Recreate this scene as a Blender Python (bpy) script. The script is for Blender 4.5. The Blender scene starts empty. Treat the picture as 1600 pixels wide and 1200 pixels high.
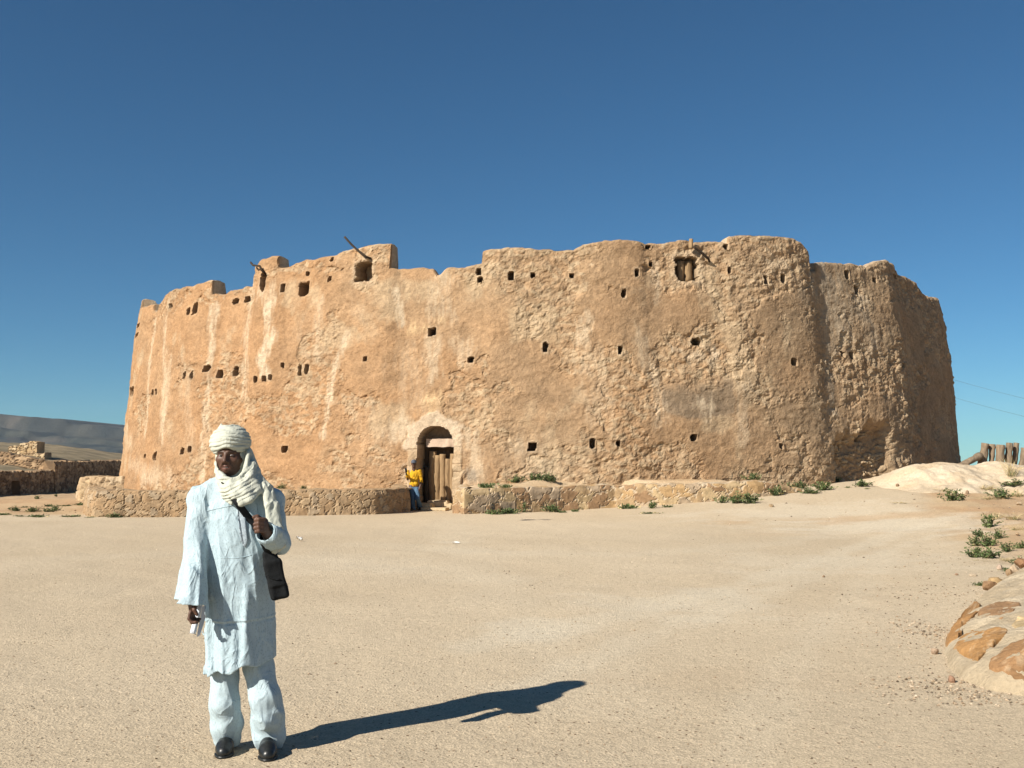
import bpy, bmesh, math, random
import numpy as np
from mathutils import Vector, Matrix
random.seed(7)
rng = np.random.default_rng(7)
scene = bpy.context.scene
COL = scene.collection
R_ = math.radians
F32 = np.float32

# ------------------------------------------------------------------ camera
CAM_H = 1.61
PITCH = math.atan(120 / 1600)
SP, CP = math.sin(PITCH), math.cos(PITCH)
def ray(px, py):
    X = (px - 800) / 1600; Y = (600 - py) / 1600
    return np.array([X, CP - Y * SP, SP + Y * CP])
def on_plane(px, py, yw):
    d = ray(px, py); t = yw / d[1]
    return np.array([d[0] * t, yw, CAM_H + d[2] * t])

# ------------------------------------------------------------------ noise (numpy)
def _hash(ix, iy, iz, seed):
    h = (ix.astype(np.int64) * 374761393 + iy.astype(np.int64) * 668265263 + iz.astype(np.int64) * 2147483647 + seed * 1274126177) & 0xffffffff
    h = ((h ^ (h >> 13)) * 1274126177) & 0xffffffff
    h = ((h ^ (h >> 16)) * 2246822519) & 0xffffffff
    h = h ^ (h >> 13)
    return (h & 0xffffff).astype(np.float64) / float(0xffffff)
def vnoise(x, y, z=None, seed=0):
    x = np.asarray(x, float); y = np.asarray(y, float)
    if z is None: z = np.zeros(1)
    x, y, z = np.broadcast_arrays(x, y, np.asarray(z, float))
    ix = np.floor(x); iy = np.floor(y); iz = np.floor(z)
    fx = x - ix; fy = y - iy; fz = z - iz
    ix = ix.astype(np.int64); iy = iy.astype(np.int64); iz = iz.astype(np.int64)
    u = fx * fx * fx * (fx * (fx * 6 - 15) + 10); v = fy * fy * fy * (fy * (fy * 6 - 15) + 10); w = fz * fz * (3 - 2 * fz)
    def c(a, b, e): return _hash(ix + a, iy + b, iz + e, seed)
    flat = not np.any(fz)
    def pl(e):
        return (c(0,0,e) * (1-u) + c(1,0,e) * u) * (1-v) + (c(0,1,e) * (1-u) + c(1,1,e) * u) * v
    if flat: r = pl(0)
    else: r = pl(0) * (1-w) + pl(1) * w
    return r * 2 - 1
def fbm(x, y, z=None, octaves=4, seed=0, gain=.5):
    a, s, f = 1., 0., 1.
    tot = 0
    for o in range(octaves):
        tot = tot + a * vnoise(np.asarray(x) * f, np.asarray(y) * f, None if z is None else np.asarray(z) * f, seed + o * 17)
        s += a; a *= gain; f *= 2.03
    return tot / s * 1.5
def worley(x, y, seed=0, jit=.9):
    """2-D cellular: returns F1, F2, id hash of the nearest cell."""
    ix = np.floor(x).astype(np.int64); iy = np.floor(y).astype(np.int64)
    f1 = np.full(x.shape, 9.); f2 = np.full(x.shape, 9.); hid = np.zeros(x.shape)
    z0 = np.zeros(1, np.int64)
    for a in (-1, 0, 1):
        for b in (-1, 0, 1):
            cx = ix + a; cy = iy + b
            jx = cx + .5 + jit * (_hash(cx, cy, z0, seed) - .5); jy = cy + .5 + jit * (_hash(cx, cy, z0 + 1, seed) - .5)
            d = np.hypot(x - jx, y - jy); h = _hash(cx, cy, z0 + 2, seed)
            near = d < f1
            f2 = np.where(near, f1, np.minimum(f2, d)); hid = np.where(near, h, hid); f1 = np.where(near, d, f1)
    return f1, f2, hid
def ss(a, b, x):
    t = np.clip((np.asarray(x, float) - a) / (b - a), 0, 1)
    return t * t * (3 - 2 * t)
def lerp(a, b, t): return a + (b - a) * t
def lerp3(c0, c1, t):
    t = np.asarray(t)[..., None]
    return np.asarray(c0, float) * (1 - t) + np.asarray(c1, float) * t

# ------------------------------------------------------------------ mesh helpers
def mesh_np(name, verts, quads, col=None, smooth=True, tris=None):
    me = bpy.data.meshes.new(name)
    verts = np.asarray(verts, F32).reshape(-1, 3)
    quads = np.asarray(quads, np.int32).reshape(-1, 4)
    loops = quads.ravel(); starts = np.arange(len(quads), dtype=np.int32) * 4; n4 = len(quads)
    if tris is not None and len(tris):
        tris = np.asarray(tris, np.int32).reshape(-1, 3)
        starts = np.concatenate([starts, len(loops) + np.arange(len(tris), dtype=np.int32) * 3])
        loops = np.concatenate([loops, tris.ravel()])
    me.vertices.add(len(verts)); me.vertices.foreach_set('co', verts.ravel())
    me.loops.add(len(loops)); me.loops.foreach_set('vertex_index', loops.astype(np.int32))
    me.polygons.add(len(starts)); me.polygons.foreach_set('loop_start', starts.astype(np.int32))
    me.polygons.foreach_set('use_smooth', np.full(len(starts), bool(smooth)))
    me.update(calc_edges=True)
    if col is not None:
        at = me.color_attributes.new('Col', 'FLOAT_COLOR', 'POINT')
        c4 = np.ones((len(verts), 4), F32); c4[:, :3] = np.clip(col, 0, 1)
        at.data.foreach_set('color', c4.ravel())
    return me
def link(name, me, mat=None, parent=None, loc=None):
    o = bpy.data.objects.new(name, me); COL.objects.link(o)
    if me is not None and mat is not None and not len(me.materials): me.materials.append(mat)
    if parent is not None: o.parent = parent
    if loc is not None: o.location = loc
    return o
def tag(o, label=None, cat=None, group=None, kind=None):
    if label: o['label'] = label
    if cat: o['category'] = cat
    if group: o['group'] = group
    if kind: o['kind'] = kind
    return o
def empty(name, loc, label, cat, group=None):
    o = bpy.data.objects.new(name, None); COL.objects.link(o); o.location = loc; o.empty_display_size = .2
    return tag(o, label, cat, group)
def grid_quads(nr, nc, wrap=False):
    """rows x cols grid (row-major): faces with normals col x row."""
    i = np.arange(nr - 1)[:, None]; j = np.arange(nc if wrap else nc - 1)[None, :]
    j2 = (j + 1) % nc
    return np.stack(np.broadcast_arrays(i * nc + j, i * nc + j2, (i + 1) * nc + j2, (i + 1) * nc + j), -1).reshape(-1, 4)

# ------------------------------------------------------------------ signed-distance modelling (one smooth continuous surface)
class Field:
    def __init__(s, lo, hi, h):
        s.h = h; s.o = np.array(lo, float); s.n = np.ceil((np.array(hi, float) - s.o) / h).astype(int) + 1
        s.ax = [s.o[k] + h * np.arange(s.n[k]) for k in range(3)]
        s.d = np.full(s.n, 1.0, F32)
    def win(s, lo, hi, m):
        a = np.clip(np.floor((np.array(lo) - m - s.o) / s.h).astype(int), 0, s.n)
        b = np.clip(np.ceil((np.array(hi) + m - s.o) / s.h).astype(int) + 1, 0, s.n)
        sl = tuple(slice(a[k], b[k]) for k in range(3))
        X = s.ax[0][sl[0]][:, None, None]; Y = s.ax[1][sl[1]][None, :, None]; Z = s.ax[2][sl[2]][None, None, :]
        return sl, X, Y, Z
    def op(s, fn, lo, hi, k=.0, sub=False):
        sl, X, Y, Z = s.win(lo, hi, max(k, .0) * 1.2 + 3 * s.h)
        if min(s.d[sl].shape) == 0: return s
        e = fn(X, Y, Z).astype(F32); d = s.d[sl]
        if sub:
            e = -e
            if k > 0:
                hh = np.clip(.5 - .5 * (d - e) / k, 0, 1); s.d[sl] = d + (e - d) * hh + k * hh * (1 - hh)
            else: s.d[sl] = np.maximum(d, e)
        else:
            if k > 0:
                hh = np.clip(.5 + .5 * (d - e) / k, 0, 1); s.d[sl] = d + (e - d) * hh - k * hh * (1 - hh)
            else: s.d[sl] = np.minimum(d, e)
        return s
    def cap(s, a, b, ra, rb=None, k=.01, sub=False, flat=1.0, fax=1):
        rb = ra if rb is None else rb
        a = np.array(a, float); b = np.array(b, float); ba = b - a; L = max(ba @ ba, 1e-9); rm = max(ra, rb) * max(1, 1 / flat if flat < 1 else 1)
        w = np.ones(3)
        if flat != 1: w[fax] = 1 / flat
        def fn(X, Y, Z):
            t = np.clip(((X - a[0]) * ba[0] + (Y - a[1]) * ba[1] + (Z - a[2]) * ba[2]) / L, 0, 1)
            q = np.sqrt(((X - a[0] - t * ba[0]) * w[0]) ** 2 + ((Y - a[1] - t * ba[1]) * w[1]) ** 2 + ((Z - a[2] - t * ba[2]) * w[2]) ** 2)
            return (q - (ra + (rb - ra) * t)) * min(1, flat)
        return s.op(fn, np.minimum(a, b) - rm, np.maximum(a, b) + rm, k, sub)
    def chain(s, pts, rs, k=.01, k0=None, sub=False):
        if not hasattr(rs, '__len__'): rs = [rs] * len(pts)
        for i in range(len(pts) - 1):
            s.cap(pts[i], pts[i + 1], rs[i], rs[i + 1], k if (i or k0 is None) else k0, sub)
        return s
    def ell(s, c, r, rot=None, k=.01, sub=False):
        c = np.array(c, float); r = np.array(r, float); m = None if rot is None else np.array(rot.transposed())
        def fn(X, Y, Z):
            x, y, z = X - c[0], Y - c[1], Z - c[2]
            if m is not None:
                x, y, z = (m[0,0]*x + m[0,1]*y + m[0,2]*z, m[1,0]*x + m[1,1]*y + m[1,2]*z, m[2,0]*x + m[2,1]*y + m[2,2]*z)
            k0 = np.sqrt((x/r[0])**2 + (y/r[1])**2 + (z/r[2])**2); k1 = np.sqrt((x/r[0]**2)**2 + (y/r[1]**2)**2 + (z/r[2]**2)**2)
            return k0 * (k0 - 1) / np.maximum(k1, 1e-6)
        return s.op(fn, c - r.max(), c + r.max(), k, sub)
    def box(s, c, r, rot=None, rd=.01, k=.0, sub=False):
        c = np.array(c, float); r = np.array(r, float); m = np.eye(3) if rot is None else np.array(rot.transposed()); R = np.linalg.norm(r)
        def fn(X, Y, Z):
            x, y, z = X - c[0], Y - c[1], Z - c[2]
            q = [np.abs(m[i,0]*x + m[i,1]*y + m[i,2]*z) - r[i] + rd for i in range(3)]
            o = np.sqrt(sum(np.maximum(v, 0) ** 2 for v in q))
            return o + np.minimum(np.maximum(np.maximum(q[0], q[1]), q[2]), 0) - rd
        return s.op(fn, c - R, c + R, k, sub)
    def disp(s, fn, band=.06):
        i = np.nonzero(np.abs(s.d) < band)
        s.d[i] += fn(s.ax[0][i[0]], s.ax[1][i[1]], s.ax[2][i[2]]).astype(F32)
        return s
    def front(s, x, z):
        """y of the first surface met going +y at (x, z)."""
        i = int(np.clip(round((x - s.o[0]) / s.h), 0, s.n[0]-1)); k = int(np.clip(round((z - s.o[2]) / s.h), 0, s.n[2]-1))
        col = s.d[i, :, k]; w = np.nonzero(col < 0)[0]
        if len(w) == 0: return None
        j = w[0]
        if j == 0: return s.ax[1][0]
        t = col[j-1] / (col[j-1] - col[j])
        return s.ax[1][j-1] + s.h * t
    def mesh(s, name, colfn=None):
        d = np.pad(s.d, 1, constant_values=1.0); o = s.o - s.h; h = s.h
        g = d < 0
        cs = sum(g[a:g.shape[0]-1+a, b:g.shape[1]-1+b, c:g.shape[2]-1+c].astype(np.int8) for a in (0,1) for b in (0,1) for c in (0,1))
        act = (cs > 0) & (cs < 8); idx = np.full(act.shape, -1, np.int64); n = int(act.sum()); idx[act] = np.arange(n)
        ijk = np.argwhere(act); pos = np.zeros((n, 3)); cnt = np.zeros(n)
        cor = [(a, b, c) for a in (0,1) for b in (0,1) for c in (0,1)]
        for a in cor:
            for ax in range(3):
                if a[ax]: continue
                b = list(a); b[ax] = 1
                v0 = d[ijk[:,0]+a[0], ijk[:,1]+a[1], ijk[:,2]+a[2]]; v1 = d[ijk[:,0]+b[0], ijk[:,1]+b[1], ijk[:,2]+b[2]]
                x = (v0 < 0) != (v1 < 0); t = np.where(x, v0 / np.where(x, v0 - v1, 1), 0)
                p = np.tile(np.array(a, float), (n, 1)); p[:, ax] += t
                pos += p * x[:, None]; cnt += x
        V = o + h * (ijk + pos / cnt[:, None])
        Q = []
        for ax in range(3):
            u, v = (ax + 1) % 3, (ax + 2) % 3
            s0 = [slice(1, -1)] * 3; s1 = [slice(1, -1)] * 3
            s0[ax] = slice(0, -1); s1[ax] = slice(1, None)
            A = g[tuple(s0)]; B = g[tuple(s1)]
            e = np.argwhere(A != B); off = np.array([1, 1, 1]); off[ax] = 0
            fl = A[tuple(e.T)]; e = e + off
            def cell(du, dv):
                q = e.copy(); q[:, u] += du; q[:, v] += dv
                return idx[tuple(q.T)]
            q = np.stack([cell(-1,-1), cell(0,-1), cell(0,0), cell(-1,0)], -1)
            q[~fl] = q[~fl][:, ::-1]; Q.append(q)
        Q = np.concatenate(Q)
        return mesh_np(name, V, Q, None if colfn is None else colfn(V))

# ------------------------------------------------------------------ materials
def new_mat(name):
    m = bpy.data.materials.new(name); m.use_nodes = True; nt = m.node_tree
    b = nt.nodes['Principled BSDF']; b.inputs['Roughness'].default_value = .9; b.inputs['Specular IOR Level'].default_value = .15
    return m, nt, b
def N(nt, t, **kw):
    n = nt.nodes.new(t)
    for k, v in kw.items():
        if k in n.inputs: n.inputs[k].default_value = v
        else: setattr(n, k, v)
    return n
def L(nt, a, b): nt.links.new(a, b)
def ramp(nt, fac, stops):
    n = nt.nodes.new('ShaderNodeValToRGB'); e = n.color_ramp.elements
    while len(e) < len(stops): e.new(.5)
    for q, (p, c) in zip(e, stops):
        q.position = p; q.color = (c if hasattr(c, '__len__') else (c, c, c)) + (1,) if hasattr(c, '__len__') else (c, c, c, 1)
    L(nt, fac, n.inputs[0]); return n
def mult(nt, a, b, fac=1.0):
    n = nt.nodes.new('ShaderNodeMix'); n.data_type = 'RGBA'; n.blend_type = 'MULTIPLY'; n.inputs[0].default_value = fac
    L(nt, a, n.inputs[6]); L(nt, b, n.inputs[7]); return n.outputs[2]
def bump(nt, h, dist, strength=1.0, prev=None):
    n = nt.nodes.new('ShaderNodeBump'); n.inputs['Distance'].default_value = dist; n.inputs['Strength'].default_value = strength
    L(nt, h, n.inputs['Height'])
    if prev is not None: L(nt, prev, n.inputs['Normal'])
    return n.outputs[0]
def simple_mat(name, color, var=.25, scale=12, bdist=.01, rough=.9, spec=.15, stretch=None, detail=6, use_col=False):
    """colour (or vertex albedo) broken up by object-space noise, with matching bump."""
    m, nt, b = new_mat(name)
    tc = N(nt, 'ShaderNodeTexCoord'); src = tc.outputs['Object']
    if stretch:
        mp = N(nt, 'ShaderNodeMapping'); mp.inputs['Scale'].default_value = stretch; L(nt, src, mp.inputs[0]); src = mp.outputs[0]
    n1 = N(nt, 'ShaderNodeTexNoise', Scale=scale, Detail=detail, Roughness=.65); L(nt, src, n1.inputs['Vector'])
    rp = ramp(nt, n1.outputs['Fac'], [(.25, 1 - var), (.75, 1 + var * .5)])
    if use_col:
        at = N(nt, 'ShaderNodeAttribute', attribute_name='Col'); base = at.outputs['Color']
    else:
        rgb = N(nt, 'ShaderNodeRGB'); rgb.outputs[0].default_value = tuple(color) + (1,); base = rgb.outputs[0]
    L(nt, mult(nt, base, rp.outputs[0]), b.inputs['Base Color'])
    b.inputs['Roughness'].default_value = rough; b.inputs['Specular IOR Level'].default_value = spec
    if bdist: L(nt, bump(nt, n1.outputs['Fac'], bdist), b.inputs['Normal'])
    return m
SKY_STRENGTH = .05; SUN_STRENGTH = 5.0; EXPOSURE = .76; SKY_TINT = (.40, .76, .93)
SKY_AIR = .85; SKY_DUST = 0.; SKY_OZONE = 2.2
G_A = (.485, .39, .268); G_B = (.55, .455, .325)
HAZE = .00007; HAZE_COL = (.66, .82, 1.0)
# ------------------------------------------------------------------ sun, sky, camera
SUN_AZ = math.atan2(2.02, 1.69)          # shadows run this way, clockwise from +Y
SUN_EL = R_(33.6)
sd = np.array([-math.sin(SUN_AZ) * math.cos(SUN_EL), -math.cos(SUN_AZ) * math.cos(SUN_EL), math.sin(SUN_EL)])
world = bpy.data.worlds.new('World'); scene.world = world; world.use_nodes = True
wn = world.node_tree; sky = wn.nodes.new('ShaderNodeTexSky'); sky.sky_type = 'NISHITA'; sky.sun_disc = False
sky.sun_elevation = SUN_EL; sky.sun_rotation = SUN_AZ + math.pi
sky.altitude = 700; sky.air_density = SKY_AIR; sky.dust_density = SKY_DUST; sky.ozone_density = SKY_OZONE
bg = wn.nodes['Background']; bg.inputs[1].default_value = SKY_STRENGTH
gd = wn.nodes.new('ShaderNodeMix'); gd.data_type = 'RGBA'; gd.blend_type = 'MULTIPLY'; gd.inputs[0].default_value = 1; gd.inputs[7].default_value = SKY_TINT + (1,)
wn.links.new(sky.outputs[0], gd.inputs[6]); wn.links.new(gd.outputs[2], bg.inputs[0])
ld = bpy.data.lights.new('sun', 'SUN'); ld.energy = SUN_STRENGTH; ld.angle = R_(.53); ld.color = (1.0, .93, .82)
lo = bpy.data.objects.new('sun', ld); COL.objects.link(lo); lo.location = (-20, -20, 30)
lo.rotation_euler = Vector(sd).to_track_quat('Z', 'Y').to_euler()
cd = bpy.data.cameras.new('camera'); cam = bpy.data.objects.new('camera', cd); COL.objects.link(cam)
cd.sensor_width = 36; cd.lens = 36; cd.clip_start = .05; cd.clip_end = 20000
cam.location = (0, 0, CAM_H); cam.rotation_euler = (math.pi / 2 + PITCH, 0, 0); scene.camera = cam
scene.view_settings.view_transform = 'Standard'; scene.view_settings.look = 'None'
scene.view_settings.exposure = EXPOSURE; scene.view_settings.gamma = 1
scene.cycles.max_bounces = 6; scene.cycles.volume_bounces = 0
if HAZE:
    bm = bmesh.new(); bmesh.ops.create_cube(bm, size=1); bmesh.ops.scale(bm, vec=(5600, 5600, 260), verts=bm.verts); me = bpy.data.meshes.new('haze'); bm.to_mesh(me); bm.free()
    mh = bpy.data.materials.new('haze_air'); mh.use_nodes = True; hn_ = mh.node_tree; hn_.nodes.remove(hn_.nodes['Principled BSDF']); pv = hn_.nodes.new('ShaderNodeVolumePrincipled')
    pv.inputs['Color'].default_value = HAZE_COL + (1,); pv.inputs['Density'].default_value = HAZE; pv.inputs['Anisotropy'].default_value = .0; hn_.links.new(pv.outputs[0], hn_.nodes['Material Output'].inputs['Volume'])
    hz = link('haze', me, mh); hz.location = (0, 0, 20); tag(hz, kind='stuff')

# ------------------------------------------------------------------ ground
CX, CY = 1.27, 53.98
def ground_z(x, y):
    x = np.asarray(x, float); y = np.asarray(y, float)
    g = .9 * ss(22, 38, y) * ss(0, 13, x)
    g = g - .87 * ss(34, 74, y) * ss(-9, -26, x)
    g = g + .22 * ss(4.2, 9, x - .25 * (y - 12)) * ss(9, 13, y) * (1 - ss(26, 34, y))      # earth bank on the right
    fall = ss(46, 300, np.hypot(x, y - 5)) ; side = ss(-10, 12, x)
    g = g - fall * (6 * side + 1.5) - 60 * ss(200, 2500, np.hypot(x, y)) * side - 22 * ss(150, 1500, np.hypot(x, y))
    amp = np.clip(np.hypot(x, y) / 60, .12, 1.0)
    g = g + amp * .022 * fbm(x / 5, y / 5, octaves=3, seed=3) * ss(3, 12, np.hypot(x, y))
    g = g + .012 * fbm(x / .9, y / .9, octaves=3, seed=5)
    off = ss(0, 3, (np.abs(x) > 0) * (y - 31.5)) * ss(-9, -14, x) + ss(5.5, 8, x - .3 * (y - 14)) * ss(10, 14, y)
    g = g + .035 * np.clip(off, 0, 1) * fbm(x / .5, y / .5, octaves=3, seed=9)
    return g
def gz(x, y): return float(ground_z(np.array([x]), np.array([y]))[0])
def on_ground(px, py, extra=0., zf=None):
    d = ray(px, py); t = 3.0; f = zf or gz
    while t < 400:
        p = np.array([0, 0, CAM_H]) + d * t
        if p[2] <= f(p[0], p[1]) + extra:
            a, b = t / 1.05, t
            for _ in range(15):
                m = (a + b) / 2; p = np.array([0, 0, CAM_H]) + d * m
                if p[2] <= f(p[0], p[1]) + extra: b = m
                else: a = m
            p = np.array([0, 0, CAM_H]) + d * b
            return p
        t *= 1.05
    return p

ang = np.concatenate([np.linspace(-32, 32, 420), np.linspace(32, 328, 150)[1:-1]]) * math.pi / 180
rad = np.concatenate([[.02], np.geomspace(.6, 70, 420), np.geomspace(70, 2600, 110)[1:]])
A, RR = np.meshgrid(ang, rad)
gx = RR * np.sin(A); gy = RR * np.cos(A); gzv = ground_z(gx, gy)
V = np.stack([gx, gy, gzv], -1).reshape(-1, 3)
q = grid_quads(len(rad), len(ang), wrap=True)[:, ::-1]
# albedo: fine pale grit on the swept yard, ochre unswept earth round it, worn pale smears
n1 = fbm(gx / 2.6, gy / 2.6, octaves=5, seed=21); n2 = fbm(gx / 9, gy / 14, octaves=3, seed=22)
colr = lerp3(G_A, G_B, np.clip(.5 + .38 * n1, 0, 1))
colr = colr * (1 + .06 * n2)[..., None]
yard_edge = np.clip(ss(30.0, 31.2, gy + .5 * fbm(gx / 2, gy / 2, seed=31)) * ss(-8, -12, gx) + ss(6.6, 8.0, gx - .30 * (gy - 14) + .6 * fbm(gx / 1.5, gy / 1.5, seed=33)) * ss(10.5, 13, gy), 0, 1)
colr = colr * (1 - yard_edge[..., None]) + lerp3((.43, .29, .17), (.49, .36, .22), np.clip(.5 + fbm(gx / 1.1, gy / 1.1, seed=35), 0, 1)) * yard_edge[..., None]
def smear(cx, cy, rx, ry, amt, c, seed):
    global colr
    m = np.clip(1 - np.hypot((gx - cx) / rx, (gy - cy) / ry) + .55 * fbm(gx / .8, gy / .5, octaves=4, seed=seed), 0, 1)
    m = (ss(.05, .6, m) * amt)[..., None]; colr = colr * (1 - m) + np.array(c) * m
for px, py, rx, ry, am in [(850, 985, .7, 1.1, .5), (1080, 940, 1.6, 1.6, .4), (1380, 822, 3.4, 3.4, .55), (1250, 800, 4, 2.6, .4), (710, 848, .5, .5, .4), (1330, 880, 2.4, 2.4, .3), (520, 880, 2.5, 2.5, .2)]:
    p = on_ground(px, py); smear(p[0], p[1], rx, ry, am, (.61, .535, .41), int(px))
for px, py, rx, ry, am in [(1420, 806, 5, 1.0, .4), (1300, 835, 2.6, 1.0, .10), (1100, 1060, 1.6, .5, .06)]:
    p = on_ground(px, py); smear(p[0], p[1], rx, ry, am, (.47, .30, .16), int(px) + 7)
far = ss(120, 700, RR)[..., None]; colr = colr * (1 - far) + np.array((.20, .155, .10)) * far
def track(pts, wid, amt, c, seed):
    global colr
    P = [on_ground(*p)[:2] for p in pts]; dm = np.full(gx.shape, 99.)
    for (x0, y0), (x1, y1) in zip(P, P[1:]):
        dx, dy = x1 - x0, y1 - y0; t = np.clip(((gx - x0) * dx + (gy - y0) * dy) / (dx * dx + dy * dy), 0, 1); dm = np.minimum(dm, np.hypot(gx - x0 - t * dx, gy - y0 - t * dy))
    n = fbm(gx / .5, gy / .9, octaves=4, seed=seed); k = (ss(1.4, .3, dm / wid - .7 * n) * amt)[..., None]; colr = colr * (1 - k) + np.array(c) * k
PALE = (.62, .545, .415)
for i, (pts, wd, am) in enumerate([([(760, 1010), (860, 985), (1000, 955), (1130, 925), (1270, 880), (1400, 830), (1530, 800)], .28, .38), ([(820, 1075), (960, 1010), (1120, 955), (1290, 893), (1430, 845), (1590, 812)], .22, .25), ([(560, 850), (760, 862), (980, 868), (1200, 850), (1400, 815)], .5, .18), ([(100, 870), (300, 866), (560, 880), (800, 905)], .5, .14), ([(700, 812), (720, 850), (800, 940), (900, 1100)], .5, .13), ([(1150, 1180), (1230, 1050), (1330, 930), (1400, 860)], .2, .16)]):
    track(pts, wd, am, PALE, 600 + i)
m, nt, b = new_mat('sandy_grit')
at = N(nt, 'ShaderNodeAttribute', attribute_name='Col'); tc = N(nt, 'ShaderNodeTexCoord')
nf = N(nt, 'ShaderNodeTexNoise', Scale=70., Detail=5., Roughness=.75); L(nt, tc.outputs['Object'], nf.inputs['Vector'])
nm = N(nt, 'ShaderNodeTexNoise', Scale=13., Detail=6., Roughness=.7); L(nt, tc.outputs['Object'], nm.inputs['Vector'])
vo = N(nt, 'ShaderNodeTexVoronoi', Scale=55.); L(nt, tc.outputs['Object'], vo.inputs['Vector'])
vo2 = N(nt, 'ShaderNodeTexVoronoi', Scale=21.); L(nt, tc.outputs['Object'], vo2.inputs['Vector'])
c = mult(nt, at.outputs['Color'], ramp(nt, nf.outputs['Fac'], [(.28, .58), (.5, 1.0), (.74, 1.32)]).outputs[0])
c = mult(nt, c, ramp(nt, nm.outputs['Fac'], [(.3, .86), (.7, 1.12)]).outputs[0])
c = mult(nt, c, ramp(nt, vo.outputs['Color'], [(.0, .72), (.2, .98), (.85, 1.0), (1.0, 1.16)]).outputs[0])
sp = N(nt, 'ShaderNodeMath', operation='LESS_THAN'); L(nt, vo2.outputs['Distance'], sp.inputs[0]); sp.inputs[1].default_value = .2
sep = N(nt, 'ShaderNodeSeparateColor'); L(nt, vo2.outputs['Color'], sep.inputs[0])
sp2 = N(nt, 'ShaderNodeMath', operation='LESS_THAN'); L(nt, sep.outputs[0], sp2.inputs[0]); sp2.inputs[1].default_value = .17
sp3 = N(nt, 'ShaderNodeMath', operation='MULTIPLY'); L(nt, sp.outputs[0], sp3.inputs[0]); L(nt, sp2.outputs[0], sp3.inputs[1])
mx = N(nt, 'ShaderNodeMix', data_type='RGBA'); L(nt, sp3.outputs[0], mx.inputs[0]); L(nt, c, mx.inputs[6]); mx.inputs[7].default_value = (.16, .10, .06, 1)
L(nt, mx.outputs[2], b.inputs['Base Color'])
bb = bump(nt, nm.outputs['Fac'], .02, .8); bb = bump(nt, nf.outputs['Fac'], .008, .9, bb); bb = bump(nt, vo.outputs['Distance'], .004, .8, bb)
L(nt, bb, b.inputs['Normal']); b.inputs['Specular IOR Level'].default_value = .05
MAT_GROUND = m
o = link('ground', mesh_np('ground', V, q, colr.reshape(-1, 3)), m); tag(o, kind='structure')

# ------------------------------------------------------------------ far tableland on the left
hx = np.linspace(-2300, 500, 460); hy = np.linspace(0, 1, 110)
HX, HT = np.meshgrid(hx, hy)
prof_px = np.array([-700, -300, 0, 60, 108, 114, 122, 150, 190, 300, 420, 600, 900, 1100]); prof_py = np.array([640, 642, 646.5, 651, 655.5, 658.5, 662.5, 664, 668, 682, 694, 704, 716, 722])
HPX = 800 + 1600 * HX / 2000
crest = np.interp(HPX, prof_px, prof_py)
hcr = CAM_H + 2000 * (SP + (600 - crest) / 1600 * CP)
hcr = hcr + 2.2 * fbm(HX / 30, 0 * HX, octaves=4, seed=41)
gul = fbm(HX / 85, HT * 1.2 + HX / 300, octaves=5, seed=43)
t = HT
pr = .50 * ss(0, .62, t) ** 1.1 + .13 * ss(.36, .42, t + .05 * gul) + .12 * ss(.60, .65, t + .05 * gul) + .25 * ss(.84, .90, t + .03 * gul)
HZ = -24 + (hcr + 24) * np.clip(pr + (.075 * gul + .03 * fbm(HX / 28, HT * 6, octaves=4, seed=45)) * np.sin(np.pi * np.clip(t, 0, .9) / .9), 0, 1)
HZ = np.where(t > .93, hcr - 1.5 * (t - .93) * 10, HZ)
HY = 1500 + 520 * t + 80 * gul * (1 - t) + np.where(t > .93, (t - .93) * 6000, 0)
back = np.stack([HX[-1], HY[-1] + 300, HZ[-1] * 0 - 30], -1)[None]
V = np.concatenate([np.stack([HX, HY, HZ], -1), back], 0); nr, nc = V.shape[:2]
hn = fbm(HX / 45, HT * 9, octaves=5, seed=47)
hc = lerp3((.026, .033, .031), (.066, .064, .048), np.clip(.5 + hn, 0, 1))
band = np.clip(ss(.34, .40, t + .05 * gul) * (1 - ss(.43, .47, t + .05 * gul)) + ss(.82, .86, t + .03 * gul) * (1 - ss(.9, .92, t)), 0, 1)[..., None]
hc = hc * (1 - .45 * band) + np.array((.03, .031, .03)) * .45 * band
pale = ss(.3, .6, fbm(HX / 60 + 4, HT * 5, octaves=4, seed=49))[..., None] * .5
hc = hc * (1 - pale) + np.array((.115, .095, .075)) * pale
hc = np.concatenate([hc, hc[-1:]], 0)
o = link('hills', mesh_np('hills', V.reshape(-1, 3), grid_quads(nr, nc), hc.reshape(-1, 3)), simple_mat('tableland_rock', None, .3, .03, 4., use_col=True)); tag(o, kind='structure')
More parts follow.
